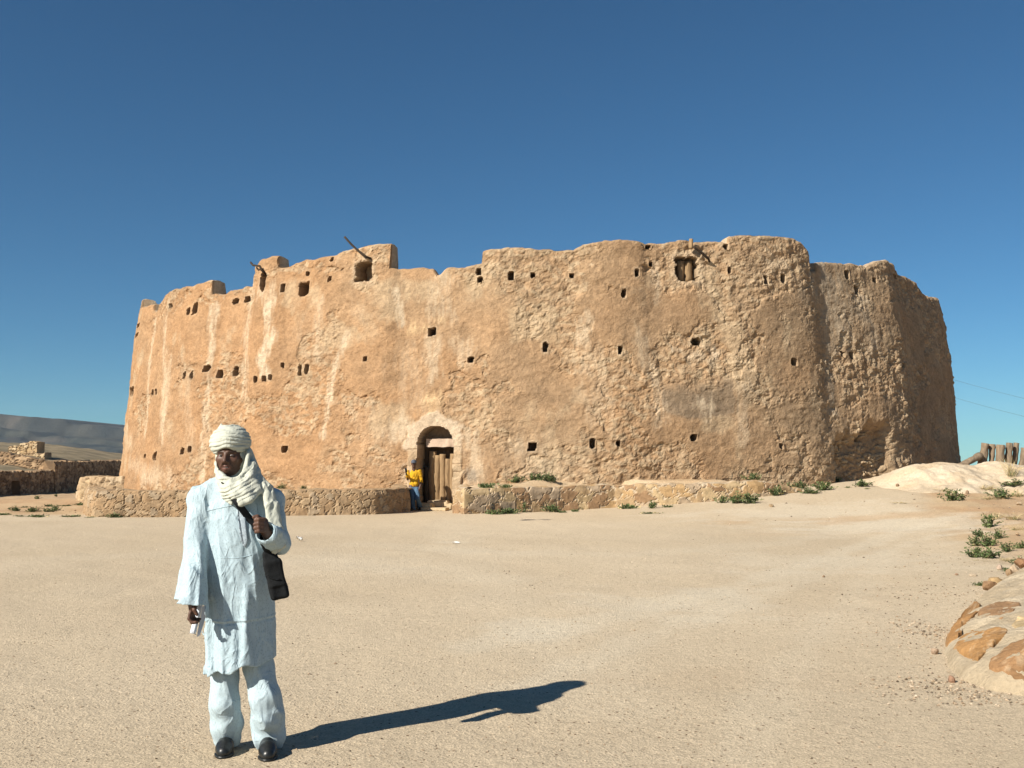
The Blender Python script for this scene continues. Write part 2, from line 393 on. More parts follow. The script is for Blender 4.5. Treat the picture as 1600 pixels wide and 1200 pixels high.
# ------------------------------------------------------------------ the round granary fort
RB, BAT = 20.5, .085                     # base radius, batter
def pix2wall(px, py):
    """angle round the fort (0 faces the viewer, + to the right) and height of the wall point seen there."""
    d = ray(px, py); z = 4.
    for _ in range(12):
        r = RB - BAT * z
        hx, hy = d[0], d[1]; a = hx * hx + hy * hy; bq = -(hx * CX + hy * CY); c = CX * CX + CY * CY - r * r
        D = bq * bq - a * c
        t = (-bq - math.sqrt(D)) / a if D > 0 else -bq / a
        z = CAM_H + d[2] * t
    x, y = hx * t - CX, hy * t - CY
    return math.atan2(x, -y), z
TOP = [(187, 500), (210, 492), (217, 484), (226, 479), (237, 477), (238.5, 486), (241, 484), (246, 472), (260, 459), (275, 452), (301, 445), (323, 438.5), (331, 437), (332.5, 459), (344, 458), (350, 452.5), (362, 449), (376, 446), (391, 446.5), (392.5, 414), (410, 405), (428, 400), (436, 399.5), (437.5, 417),
 (448, 416), (456, 413), (473, 406), (496, 402.5), (525, 399), (534, 393), (560, 386.5), (591, 382.5), (611, 381), (613, 419), (640, 418.5), (657, 417.5), (676, 420), (682, 429), (687, 428), (692, 421), (697, 417.5), (726, 417), (737, 413), (752, 411), (754, 393), (761, 390), (795, 387.5), (818, 386.5), (841, 389), (865, 391.6), (896, 390),
 (910, 381.6), (945, 377), (965, 375), (982, 376.5), (997, 378.7), (1008, 381), (1017, 380), (1048, 378.5), (1064, 375.5), (1100, 377.5), (1133, 381), (1134.5, 372.5), (1139, 370.4), (1184, 369.5), (1220, 371), (1247, 378.5), (1259, 389), (1263.5, 404), (1265, 424), (1276, 423), (1277.5, 411.5), (1289, 407.6), (1328, 411.5),
 (1354, 414.5), (1358, 419), (1364, 413), (1379, 407), (1403, 406), (1415, 411), (1421, 424), (1427, 429.5), (1445, 438), (1451, 454), (1456, 463), (1466, 465.5), (1474, 479), (1480, 492)]
ta = np.array([pix2wall(x, y) for x, y in TOP])
for i in range(len(TOP) - 1):                                     # upright steps keep one angle at foot and head
    (x0, y0), (x1, y1) = TOP[i], TOP[i + 1]
    if abs(x1 - x0) < 3.1 and abs(y1 - y0) > 6:
        if y1 < y0: ta[i, 0] = ta[i + 1, 0] - .0008
        else: ta[i + 1, 0] = ta[i, 0] + .0008
for i in range(1, len(TOP)):
    if ta[i, 0] <= ta[i - 1, 0]: ta[i, 0] = ta[i - 1, 0] + .0002
TA, TZ = ta[:, 0], ta[:, 1]
def top_z(a):
    a = np.asarray(a); h = np.interp(a, TA, TZ)
    k = np.floor(a * 6.3); hb = 8.9 + .9 * (_hash(k.astype(np.int64), (k * 0).astype(np.int64), (k * 0).astype(np.int64), 5) - .5)
    h = np.where((a < TA[0]) | (a > TA[-1]), hb, h)
    return h + .045 * fbm(a * 46, a * 0, octaves=4, seed=51)
BUL = [(187, 0), (225, .05), (238, -.12), (243, -.05), (262, .12), (300, .08), (331, .02), (334, -.22), (360, -.2), (390, -.16), (394, .12), (415, .14), (437, .06), (441, -.06), (470, .0), (520, .05), (580, .12), (613, .12), (618, -.06), (682, -.1), (750, -.06), (757, .08), (800, .1), (895, .02), (912, .12), (960, .17), (1010, .1), (1018, -.04),
 (1065, .06), (1131, .02), (1137, .16), (1190, .22), (1240, .24), (1264, .17), (1280, .02), (1291, -.14), (1300, -.12), (1340, -.02), (1375, .10), (1394, .2), (1404, .08), (1416, -.16), (1430, -.28), (1450, -.2), (1470, .0), (1490, .12)]
ba = np.array([(pix2wall(x, 520)[0], v) for x, v in BUL])
bsx = np.linspace(-R_(78), R_(76), 1200); _bv = np.interp(bsx, ba[:, 0], ba[:, 1]); _k = np.exp(-np.linspace(-2.2, 2.2, 31) ** 2); _k /= _k.sum()
bsv = np.convolve(np.pad(_bv, 15, mode='edge'), _k, 'valid')
def cols_arc():
    dense = np.linspace(-R_(76), R_(74), int(R_(150) * 20.3 / .037))
    coarse = np.linspace(R_(74), 2 * math.pi - R_(76), 260)[1:-1]
    return np.concatenate([dense, coarse])
fa = cols_arc(); NC = len(fa); fz = np.arange(-1.3, 9.75, .037); NR = len(fz)
fas = np.where(fa > math.pi, fa - 2 * math.pi, fa)
FA, FZ = np.meshgrid(fas, fz); FS = FA * 20.3                     # arc length coordinate
H = top_z(fas); HH = H[None, :]
Zc = np.minimum(FZ, HH)
# relief
low = .075 * fbm(FS / 4.5, Zc / 3.2, octaves=3, seed=61) + .022 * fbm(FS / .9, Zc / .7, octaves=3, seed=62)
GRV = np.zeros(FS.shape)                                          # narrow seams between the bays
for px_, w_, am_, za, zb_ in [(239, .07, .07, 2, 9), (333, .08, .06, 1, 9), (391, .07, .06, 3, 9), (443, .06, .03, 5, 9), (512, .05, .045, .8, 4), (618, .05, .03, 6, 9), (755, .06, .04, 5, 9), (1014, .06, .06, 4.5, 9), (1029, .05, .05, .6, 4.5), (1134, .06, .06, 4.5, 9), (1148, .06, .05, 1, 4.5), (1287, .10, .09, .6, 9), (1392, .07, .03, 1, 8), (1452, .07, .06, 2, 9)]:
    sx_ = pix2wall(px_, 560)[0] * 20.3 + .10 * fbm(Zc[:, :1] / .8, Zc[:, :1] * 0 + px_, octaves=3, seed=57)
    GRV = np.maximum(GRV, .45 * am_ * (.6 + .5 * fbm(Zc / .5, Zc * 0 + px_, octaves=3, seed=58)) * np.exp(-((FS - sx_) / (1.7 * w_)) ** 2) * ss(za - .4, za + .4, Zc) * ss(zb_ + .4, zb_ - .4, Zc))
bul = np.interp(FA, bsx, bsv); kz = .45 + .55 * ss(1.5, 6, Zc)
# where the outer coat of plaster survives (smooth) and where rubble shows
coat = fbm(FS / 2.2, Zc / 1.7, octaves=6, seed=63, gain=.56)
side = ss(-18, -4, FS)                                            # left quarter keeps more of its coat
thr = lerp(-.30, -.04, side) + .10 * ss(8, 16, FS) + .25 * (1 - ss(.8, 2.6, Zc)) + .2 * ss(-1.2, .2, Zc - HH + .9)
SMOOTH = [((425, 440), (475, 585), .5), ((545, 450), (608, 535), .6), ((395, 475), (418, 520), .6), ((765, 540), (870, 615), .4), ((640, 455), (655, 500), .2), ((950, 400), (1015, 530), .35), ((455, 590), (500, 650), .4), ((250, 500), (320, 600), .35)]
s_of = lambda px, py: (pix2wall(px, py)[0] * 20.3, pix2wall(px, py)[1])
for a_, b_, am in SMOOTH:
    s0, z1 = s_of(*a_); s1, z0 = s_of(*b_)
    mk = ss(-.5, .5, FS - s0) * ss(-.5, .5, s1 - FS) * ss(-.5, .5, Zc - z0) * ss(-.5, .5, z1 - Zc); thr = thr - am * mk
CO = ss(-.015, .05, coat - thr)                                   # 1 = coat
wx = FS + .12 * fbm(FS / .5, Zc / .5, octaves=2, seed=64); wz = Zc + .1 * fbm(FS / .5, Zc / .5, octaves=2, seed=65)
f1, f2, hid = worley(wx / .21, wz / .135, seed=66)
stone = np.clip((f2 - f1) / .38, 0, 1) ** .6 * (hid > .42) * (.35 + .9 * np.abs(hid - .42) / .58)
g1, g2, hid2 = worley(wx / .14 + 9, wz / .11, seed=67)
peb = np.clip((g2 - g1) / .5, 0, 1) * (hid2 > .5)
drip = fbm(FS / .22, Zc / 1.1, octaves=3, seed=68)                # runs of mud on the right side
rough = .35 + .5 * ss(-.3, .5, fbm(FS / 3.0, Zc / 2.4, octaves=3, seed=69)) + .12 * ss(9, 14, FS)
# a smooth grey repair and an eroded foot on the right
s0, z1 = s_of(1031, 590); s1, z0 = s_of(1146, 655)
zl = z0 + .25 * ((FS - (s0 + s1) / 2) / (s1 - s0) * 2) ** 2
PATCH = ss(-.03, .05, FS - s0 + .05 * fbm(Zc / .4, Zc * 0, seed=70)) * ss(-.03, .06, s1 - FS + .07 * fbm(Zc / .5, Zc * 0, seed=71)) * ss(-.05, .12, Zc - zl + .1 * fbm(FS / .5, Zc * 0, seed=72)) * ss(-.2, .5, z1 - Zc + .3 * fbm(FS / .7, Zc / .7, seed=73))
CO = np.maximum(CO, PATCH)
e0, _ = s_of(1303, 720); e1, ez = s_of(1392, 690)
ERO = ss(0, .14, FS - e0 + .08 * fbm(Zc / .4, Zc * 0, seed=74)) * ss(0, .6, e1 - FS) * ss(0, .55, ez + .1 - Zc + .45 * fbm(FS / .8, Zc * 0, seed=75, octaves=3) + .55 * ss(.5, 1.6, FS - e0))
rel = (1 - CO) * .8 * rough * ((.027 + .006 * ss(9, 14, FS)) * stone + .026 * peb + .03 * drip) + CO * (.03 + .012 * fbm(FS / .35, Zc / .3, octaves=4, seed=76)) + (1 - CO) * .03 * fbm(FS / .3, Zc / .22, octaves=3, seed=77) + .012 * drip * ss(9, 13, FS)
fk = fbm(FS / .42, Zc / .30, octaves=5, seed=78, gain=.6); fq = fk * 5; fq = np.floor(fq) + ss(.72, 1.0, fq - np.floor(fq)); calm = 1 - .62 * ss(-.1, .4, coat - thr)
rel = rel + calm * (.025 * fbm(FS / .15, Zc / .12, octaves=4, seed=79, gain=.62) + .016 * fq / 2.2) - GRV
rel = rel * ss(0, .25, HH - FZ + .12) * (1 - .35 * ERO)
rad_ = RB - BAT * Zc + bul * kz + low + rel - .42 * ERO * (1 - .22 * stone)
rad_ = rad_ - .07 * ss(-.10, .02, Zc - HH) ** 2 - .06 * ss(7.2, 9.6, Zc) - .1 * ss(8, 16, FS) * ss(6.5, 9, Zc)

# albedo of the wall
orange, tan, pale, greyt, brown = (.372, .224, .118), (.360, .245, .145), (.48, .37, .24), (.292, .212, .135), (.26, .162, .094)
mixn = fbm(FS / 3.2, Zc / 2.4, octaves=5, seed=81)
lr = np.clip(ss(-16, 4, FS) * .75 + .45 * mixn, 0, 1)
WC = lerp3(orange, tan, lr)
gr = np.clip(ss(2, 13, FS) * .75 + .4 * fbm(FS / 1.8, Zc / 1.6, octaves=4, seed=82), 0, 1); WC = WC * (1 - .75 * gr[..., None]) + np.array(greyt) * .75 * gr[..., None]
rub = (1 - CO)[..., None]
sc = lerp3(brown, pale, np.clip(hid * 1.15 - .1, 0, 1)) ; wst = (rub * np.clip(stone * 1.1, 0, .62)[..., None])
WC = WC * (1 - wst) + sc * wst
mort = (rub[..., 0] * np.clip(1 - (f2 - f1) / .12, 0, 1) * .28)[..., None]; WC = WC * (1 - mort) + np.array((.30, .21, .13)) * mort
WC = WC * (1 + .13 * fbm(FS / .5, Zc / .4, octaves=4, seed=83))[..., None]
pl = (ss(.25, .75, fbm(FS / 1.1, Zc / 1.5, octaves=5, seed=84)) * .5 * (1 - .5 * ss(8, 16, FS)))[..., None]; WC = WC * (1 - pl) + np.array(pale) * pl
WC = WC * (1 - PATCH[..., None]) + (np.array((.25, .183, .12)) * (1 + .06 * fbm(FS / .6, Zc / .6, octaves=4, seed=85))[..., None]) * PATCH[..., None]
def stain(pts, wid, amt, c, seed=0):
    """a pale lime run or daub down the wall: polyline in wall coordinates."""
    global WC
    P = [s_of(*p) for p in pts]; w = wid * .022
    xs = [p[0] for p in P]; zs = [p[1] for p in P]
    cs_ = np.nonzero((fas * 20.3 > min(xs) - 3 * w - .4) & (fas * 20.3 < max(xs) + 3 * w + .4))[0]
    rs_ = np.nonzero((fz > min(zs) - 3 * w - .4) & (fz < max(zs) + 3 * w + .4))[0]
    if not len(cs_) or not len(rs_): return
    sl = np.ix_(rs_, cs_); x, z = FS[sl], Zc[sl]; dm = np.full(x.shape, 9.)
    for (x0, z0), (x1, z1) in zip(P, P[1:] if len(P) > 1 else P):
        dx, dz = x1 - x0, z1 - z0; l2 = dx * dx + dz * dz + 1e-9
        t = np.clip(((x - x0) * dx + (z - z0) * dz) / l2, 0, 1); dm = np.minimum(dm, np.hypot(x - x0 - t * dx, z - z0 - t * dz))
    n = fbm(x / .25, z / .8, octaves=4, seed=90 + seed)
    n2_ = fbm(x / .07, z / .35, octaves=4, seed=140 + seed); k = (ss(1.9, .1, dm / w - .8 * n - .55 * n2_) * amt * (.55 + .45 * ss(-.5, .3, n2_)))[..., None]
    WC[sl] = WC[sl] * (1 - k) + np.array(c) * k
LIME = (.56, .445, .31)
for i, (p, w, am) in enumerate([([(240, 500), (232, 560), (228, 680)], 7, .6), ([(266, 470), (262, 560), (258, 690)], 7, .6), ([(333, 475), (327, 560), (321, 640), (316, 750)], 6, .8), ([(390, 460), (381, 532), (378, 610)], 10, .55), ([(424, 480), (425, 515)], 7, .95), ([(432, 520), (412, 565), (420, 585)], 7, .95), ([(418, 460), (430, 475)], 14, .6),
  ([(502, 470), (496, 560)], 7, .45), ([(620, 455), (629, 505)], 6, .85), ([(545, 520), (522, 585), (514, 633), (508, 680)], 5, .75), ([(695, 445), (688, 490)], 15, .5), ([(675, 530), (680, 585)], 9, .6), ([(725, 540), (722, 560)], 12, .5), ([(1022, 415), (1026, 470)], 5, .5), ([(998, 520), (1006, 568), (1026, 592), (1029, 660)], 9, .5), ([(910, 500), (908, 530)], 10, .6),
  ([(1098, 634), (1103, 638)], 11, .9), ([(1050, 545), (1064, 548)], 4, .8), ([(1112, 545), (1118, 555)], 5, .8), ([(1078, 560), (1090, 556)], 6, .6), ([(1110, 567), (1114, 570)], 6, .6), ([(625, 672), (640, 668)], 14, .7), ([(632, 730), (640, 745)], 9, .7), ([(225, 748), (250, 752)], 9, .6), ([(192, 660), (205, 692)], 14, .5), ([(205, 725), (270, 745)], 10, .4), ([(735, 680), (745, 740), (720, 770)], 10, .6), ([(800, 690), (812, 705)], 8, .4),
  ([(830, 720), (860, 735)], 30, .2), ([(1190, 410), (1220, 415)], 9, .4), ([(270, 560), (262, 640)], 10, .4), ([(1158, 600), (1160, 690)], 8, .45), ([(560, 480), (572, 500)], 9, .2), ([(640, 560), (650, 620)], 22, .25), ([(925, 560), (935, 640)], 18, .3), ([(560, 640), (600, 700)], 20, .2), ([(290, 560), (300, 700)], 12, .25), ([(470, 520), (480, 560)], 8, .15)]):
    stain(p, w, am, LIME, i)
for i, (p, w, am) in enumerate([([(1280, 300), (1292, 480), (1300, 640)], 9, .6), ([(1310, 440), (1320, 520)], 22, .55), ([(1268, 430), (1280, 470)], 8, .5), ([(1345, 470), (1360, 540)], 18, .5), ([(1240, 440), (1256, 470)], 9, .4)]):
    stain(p, w, am, (.37, .31, .23), 50 + i)
for i, (x, y, w) in enumerate([(650, 514, 6), (663, 514, 5), (666, 626, 6), (680, 625, 7), (676, 640, 6), (740, 742, 6), (688, 500, 4)]):
    stain([(x - w / 3, y), (x + w / 3, y)], w * 1.3, .75, (.60, .42, .24) if i != 5 else (.30, .25, .19), 60 + i)

# openings: pixel centre, width, height in the photograph -> place and size on the wall
HOLES = [(220, 509, 4, 5), (219, 524, 4, 5), (269, 478, 4, 6), (297, 486, 4, 10), (306.5, 483, 6, 16), (361, 469, 9, 7), (381, 467, 8, 8), (415.8, 440.5, 8, 28), (444, 450, 5, 12), (476, 451, 14, 19), (481, 428, 4, 4), (519, 405, 4, 4), (516, 436.5, 5, 5), (568.7, 424.7, 22, 28), (322, 576, 7, 9), (338, 583, 8, 11), (364, 579, 7, 13), (290, 587, 4, 9), (302, 586, 4, 11),
 (206.5, 611.6, 4, 11), (210.5, 611.6, 3, 12), (241, 614, 3.4, 8), (247.6, 612.5, 3.4, 8), (403.4, 593.5, 5, 8), (416, 591.5, 4.4, 7), (424.6, 590, 4.4, 8), (442, 570.5, 3.5, 5), (469.8, 579.4, 5, 14), (481, 577.6, 5, 14), (572.5, 561, 6, 7), (674, 518, 10, 11), (735, 562, 8, 8), (798.4, 432, 8, 12), (831.5, 430.4, 6, 6), (894, 431.3, 5, 5), (993, 427, 6, 11), (972.6, 460.6, 6, 12), (852, 541.7, 7, 14), (967, 549, 5.5, 11),
 (748, 424, 7, 9), (750, 437, 7, 6), (1013, 386, 7, 6), (1017, 412, 6, 4), (1073.6, 421.4, 31, 35), (1132, 387, 6, 6), (1137, 423, 4, 9), (1191.5, 437.6, 6, 13), (1217.6, 436, 6, 13), (1088, 534.5, 13, 10), (1235, 566.6, 8, 10), (1319, 553, 5, 7), (1334, 554.6, 5, 10), (1403.6, 571.4, 5, 6), (1327.4, 428.6, 6, 12), (1341.5, 454, 6, 14), (1367, 437, 5, 6), (831.6, 697.5, 11, 12), (925, 693, 7, 14), (965, 692.6, 6, 6),
 (1083, 684, 9, 9), (1216.7, 697.5, 5, 7), (1351.7, 682.7, 5, 13), (230.5, 713, 3.4, 6), (246.8, 712, 4, 12), (288, 704.7, 5, 9), (298.8, 702, 5, 8), (445.6, 701.4, 8, 9), (1415, 430, 5, 6)]
HID = np.zeros(FS.shape, np.int16)
WOODEN = None
for i, (px, py, w, h) in enumerate(HOLES):
    s0, _ = s_of(px - w / 2, py); s1, _ = s_of(px + w / 2, py); sc_, zt = s_of(px, py - h / 2); _, zb = s_of(px, py + h / 2); zc = (zt + zb) / 2
    hw, hh = max((s1 - s0) / 2 * 1.12, .072), max((zt - zb) / 2 * 1.08, .08); sm = (s0 + s1) / 2
    jit = .12 * fbm(FS[:, :1] * 0 + i * 3.7 + fz[:, None] / .25, fz[:, None] * 0, seed=100 + i)
    cs_ = np.nonzero(np.abs(fas * 20.3 - sm) < hw * 1.6 + .25)[0]; rs_ = np.nonzero(np.abs(fz - zc) < hh * 1.6 + .25)[0]
    sl = np.ix_(rs_, cs_); x = (FS[sl] - sm) / hw + .22 * vnoise(fz[rs_] / .16 + i, fz[rs_] * 0 + 3.3 * i)[:, None]; z = (FZ[sl] - zc) / hh + .18 * vnoise(fas[cs_] * 20.3 / .16 + 5.1 * i, fas[cs_] * 0 + i)[None, :]
    pw = 7.0 if min(hw, hh) > .12 else 4.5
    if i == 7: pw = 2.6
    dd = (np.abs(x) ** pw + np.abs(z) ** pw) ** (1 / pw)
    ins = dd < 1
    depth = float(np.clip(4.0 * min(hw, hh), .34, 1.0))
    if i == 43: depth = .42; WOODEN = (sm, zc, hw, hh)
    rad_[sl] -= np.where(ins, depth * (.85 + .15 * ss(1, .7, dd)), 0)
    # rim rounded over by hand: a slightly raised, paler daub of mud
    rim = ss(1.75 if min(hw, hh) > .12 else 1.9, 1.05, dd) * ~ins
    rad_[sl] += rim * .012 - .02 * ss(1.18, 1.0, dd) * ~ins
    pr_ = (.5 if i in (43, 13, 30, 48, 35, 36, 37, 38, 46, 47, 56, 32) else .2) * rim[..., None]
    WC[sl] = WC[sl] * (1 - pr_) + np.array((.54, .42, .285)) * pr_
    WC[sl] = np.where(ins[..., None], np.array((.17, .115, .07)), WC[sl])  # insides coloured dark to carry the shade of deep openings
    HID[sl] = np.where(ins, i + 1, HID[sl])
# the arched doorway
dl, _ = s_of(650, 760); dr, _ = s_of(706.5, 760); _, dtop = s_of(680, 665.5); dm_, dw = (dl + dr) / 2, (dr - dl) / 2
dspr = dtop - dw * .98; X = (FS - dm_) / dw
DOOR_D = 1.0
arch = np.where(FZ > dspr, np.hypot(X, (FZ - dspr) / (dtop - dspr)) < 1, np.abs(X + .03 * vnoise(FZ / .3, FZ * 0, seed=8)) < 1)
darch = np.where(FZ > dspr, (np.hypot(X, (FZ - dspr) / (dtop - dspr)) - 1) * dw, (np.abs(X) - 1) * dw)
near = (np.abs(FS - dm_) < 3) & (FZ < dtop + 2)
bnd = darch + .14 * fbm(FS / .35, FZ / .35, octaves=3, seed=91)
PLA = np.where(near, ss(.50, .36, bnd) * ss(dspr - .35, dspr - .1, FZ), 0)        # plaster hood over the arch
JAM = np.where(near, ss(.34, .28, darch) * ss(dspr, dspr - .2, FZ), 0)            # squared jamb stones
jl = np.clip(ss(.04, .0, np.abs(((FZ + .1 * np.sign(X)) / .27) % 1 - .5) - .44) , 0, 1)
base_r = RB - BAT * Zc + bul * kz + low
rad_ = np.where(near & ~arch, rad_ * (1 - np.maximum(PLA, JAM)) + (base_r + .055 + .015 * fbm(FS / .2, FZ / .2, octaves=3, seed=92) - .02 * JAM * (1 - jl)) * np.maximum(PLA, JAM), rad_)
WC = np.where(near[..., None], WC * (1 - .75 * PLA[..., None]) + np.array((.575, .46, .33)) * (1 + .06 * fbm(FS / .4, FZ / .4, octaves=4, seed=93))[..., None] * .75 * PLA[..., None], WC)
WC = np.where(near[..., None], WC * (1 - .7 * JAM[..., None]) + lerp3((.30, .21, .13), (.56, .43, .28), jl * (.7 + .3 * vnoise(np.sign(X) * 3.3, np.floor((FZ + .1 * np.sign(X)) / .27 + .0), seed=6))) * .7 * JAM[..., None], WC)
rdoor = RB + .0 - DOOR_D
rad_ = np.where(arch, rdoor - .0 * FZ, rad_)
WC = np.where(arch[..., None], np.array((.36, .26, .17)), WC)
HID = np.where(arch, 99, HID)
PHI0 = 0.0
def wpt(a, r, z): return np.stack([CX + r * np.sin(a), CY - r * np.cos(a), z], -1)
OUT = wpt(FA, rad_, Zc)
# cap of the parapet and its inner face
rt = rad_[-1]; capn = 9; TH = .5
caps, capc = [], []
for k in range(1, capn + 1):
    t = k / capn
    zz = H + .04 * math.sin(math.pi * t) + .02 * fbm(fas * 20.3 / .3, fas * 0 + t * 2, octaves=3, seed=95) - .06 * t
    caps.append(wpt(fas, rt - TH * t, zz)); capc.append(lerp3((.42, .31, .205), (.52, .41, .285), np.clip(.5 + fbm(fas * 20.3 / .5, fas * 0 + t, octaves=3, seed=96), 0, 1)))
inn, inc = [], []
for k in range(1, 7):
    t = k / 6; zz = lerp(H - .08, 5.6, t); inn.append(wpt(fas, rt - TH - .05 - .04 * math.sin(t * 9), zz)); inc.append(lerp3((.40, .29, .18), (.45, .33, .21), np.clip(.5 + fbm(fas * 20.3 / .6, fas * 0 + t * 3, octaves=3, seed=97), 0, 1)))
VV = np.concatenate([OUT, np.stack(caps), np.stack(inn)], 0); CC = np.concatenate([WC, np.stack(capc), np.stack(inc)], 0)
nr = VV.shape[0]
Q = grid_quads(nr, NC, wrap=True)
rowi = np.repeat(np.arange(nr - 1), NC); colj = np.tile(np.arange(NC), nr - 1); colj2 = (colj + 1) % NC
dead = (rowi < NR - 1) & (fz[np.minimum(rowi, NR - 1)] >= H[colj]) & (fz[np.minimum(rowi, NR - 1)] >= H[colj2])
hid_f = np.zeros(len(Q), int)
m_ = rowi < NR - 1
hv = HID.ravel(); hq = Q[m_]; hid_f[m_] = hv[hq].max(1)
VF, CF = VV.reshape(-1, 3), CC.reshape(-1, 3)
mw, nt, b = new_mat('mud_and_rubble')
at = N(nt, 'ShaderNodeAttribute', attribute_name='Col'); tc = N(nt, 'ShaderNodeTexCoord')
n1 = N(nt, 'ShaderNodeTexNoise', Scale=7., Detail=8., Roughness=.7); L(nt, tc.outputs['Object'], n1.inputs['Vector'])
n2 = N(nt, 'ShaderNodeTexNoise', Scale=22., Detail=5., Roughness=.7); L(nt, tc.outputs['Object'], n2.inputs['Vector'])
c = mult(nt, at.outputs['Color'], ramp(nt, n1.outputs['Fac'], [(.28, .70), (.72, 1.22)]).outputs[0]); c = mult(nt, c, ramp(nt, n2.outputs['Fac'], [(.3, .82), (.7, 1.14)]).outputs[0])
L(nt, c, b.inputs['Base Color']); L(nt, bump(nt, n2.outputs['Fac'], .032, .9, bump(nt, n1.outputs['Fac'], .04, .8)), b.inputs['Normal']); b.inputs['Specular IOR Level'].default_value = .05
MAT_WALL = mw
def submesh(name, mask, smooth=True):
    q = Q[mask]; u, inv = np.unique(q.ravel(), return_inverse=True)
    return mesh_np(name, VF[u], inv.reshape(-1, 4), CF[u], smooth)
fort = empty('fortress', (CX, CY, 0), 'huge round tawny mud and rubble fort with ragged parapet and small openings', 'fortress')
def fpart(name, me, mat, parent=None):
    o = link(name, me, mat); o.parent = parent or fort
    if o.parent is fort: o.location = (-CX, -CY, 0)
    return o
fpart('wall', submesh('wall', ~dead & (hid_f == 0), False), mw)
windows = {}
for i in range(len(HOLES)):
    k = ~dead & (hid_f == i + 1)
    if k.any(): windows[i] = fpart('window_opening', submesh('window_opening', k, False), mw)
door_recess = fpart('doorway', submesh('doorway', ~dead & (hid_f == 99), False), mw)
# roof terrace behind the parapet
ra_ = np.linspace(0, 2 * math.pi, 160, endpoint=False); rr_ = np.concatenate([np.linspace(19.3, 13, 14), [12.9, 12.9]])
rz_ = np.concatenate([np.full(14, 6.3), [6.2, .4]])
GA, GR = np.meshgrid(ra_, rr_); GZ = rz_[:, None] + .12 * fbm(GA * 8, GR / 1.5, octaves=3, seed=98)
fpart('roof', mesh_np('roof', wpt(GA, GR, GZ), grid_quads(len(rr_), 160, True), lerp3((.42, .31, .2), (.5, .38, .25), np.clip(.5 + fbm(GA * 6, GR, octaves=4, seed=99), 0, 1)).reshape(-1, 3)), mw)
# ---- things fixed to the wall
def wall_r(a, z): return float(np.interp(z, fz, rad_[:, int(np.argmin(np.abs(fas - a)))]))
def wall_pos(px, py, out=0.):
    a, z = pix2wall(px, py); r = RB - BAT * z + float(np.interp(a, ba[:, 0], ba[:, 1])) + out
    return Vector((CX + r * math.sin(a), CY - r * math.cos(a), z))
def tube_np(name, pts, rs, seg=8, noise=0., seed=0, col=None, capf=True):
    pts = [Vector(p) for p in pts]; n = len(pts); V, Qd = [], []
    t0 = (pts[1] - pts[0]).normalized(); up = Vector((0, 0, 1)) if abs(t0.z) < .9 else Vector((1, 0, 0)); u = t0.cross(up).normalized()
    for i, p in enumerate(pts):
        t = (pts[min(i + 1, n - 1)] - pts[max(i - 1, 0)]).normalized(); u = (u - t * u.dot(t)).normalized(); v = t.cross(u)
        r = rs[i] if hasattr(rs, '__len__') else rs
        for k in range(seg):
            a = 2 * math.pi * k / seg; rr = r * (1 + noise * float(vnoise(np.array([math.cos(a) * 1.3 + seed * 7.]), np.array([math.sin(a) * 1.3 + i * .33]))[0]))
            V.append(p + (u * math.cos(a) + v * math.sin(a)) * rr)
    for i in range(n - 1):
        for k in range(seg): Qd.append((i*seg+k, i*seg+(k+1) % seg, (i+1)*seg+(k+1) % seg, (i+1)*seg+k))
    T = []
    for base, c, rev in ((0, pts[0], True), ((n-1)*seg, pts[-1], False)):
        V.append(c); ci = len(V) - 1
        for k in range(seg):
            tri = (base + k, base + (k+1) % seg, ci); T.append(tri[::-1] if rev else tri)
    return mesh_np(name, np.array([tuple(v) for v in V]), np.array(Qd)[:, ::-1], col, True, np.array(T)[:, ::-1])
MAT_DARKWOOD = simple_mat('weathered_beams_shaded_trunk', (.055, .04, .028), .4, 14, .01, stretch=(1, 1, .3))
MAT_PALM = simple_mat('palm_trunk', (.30, .20, .108), .5, 9, .03, stretch=(1.6, 1.6, .35))
def sub_pts(pts, n=5):
    out = []
    for a, b_ in zip(pts, pts[1:]):
        for k in range(n): out.append(Vector(a).lerp(Vector(b_), k / n))
    out.append(Vector(pts[-1])); return out
for pts, r in [([(581.5, 405, -.25), (576, 403, .1), (567, 395.5, .2), (557, 385, .28), (547.5, 374, .34)], .042),
               ([(416, 429, -.15), (415, 424, .06), (413.5, 417.5, .12), (405, 416.5, .18), (394.5, 411, .25)], .04),
               ([(1110, 409, -.1), (1104, 405.5, .1), (1092, 397, .18), (1078, 388, .24)], .042)]:
    fpart('hoist_beam', tube_np('hoist_beam', sub_pts([wall_pos(x, y, o_) for x, y, o_ in pts]), r, 8, .25, 3), MAT_DARKWOOD)
fpart('beam_post', tube_np('beam_post', sub_pts([wall_pos(1077, 390, .08), wall_pos(1077.5, 375, .1)]), .075, 8, .2), MAT_PALM)
# wooden shutter posts inside the upper window
sm, zc, hw, hh = WOODEN
ww = windows[43]
for dx, r in ((-.25, .26), (.42, .3)):
    a = (sm + hw * dx) / 20.3; r0 = wall_r((sm - hw * 1.9) / 20.3, zc) - .3
    p0 = Vector((CX + r0 * math.sin(a), CY - r0 * math.cos(a), zc - hh * .86)); p1 = p0.copy(); p1.z = zc + hh * .8
    o = link('shutter', tube_np('shutter', sub_pts([p0, p1], 6), hw * r * 1.15, 10, .2, int(dx * 9)), MAT_PALM, ww); 
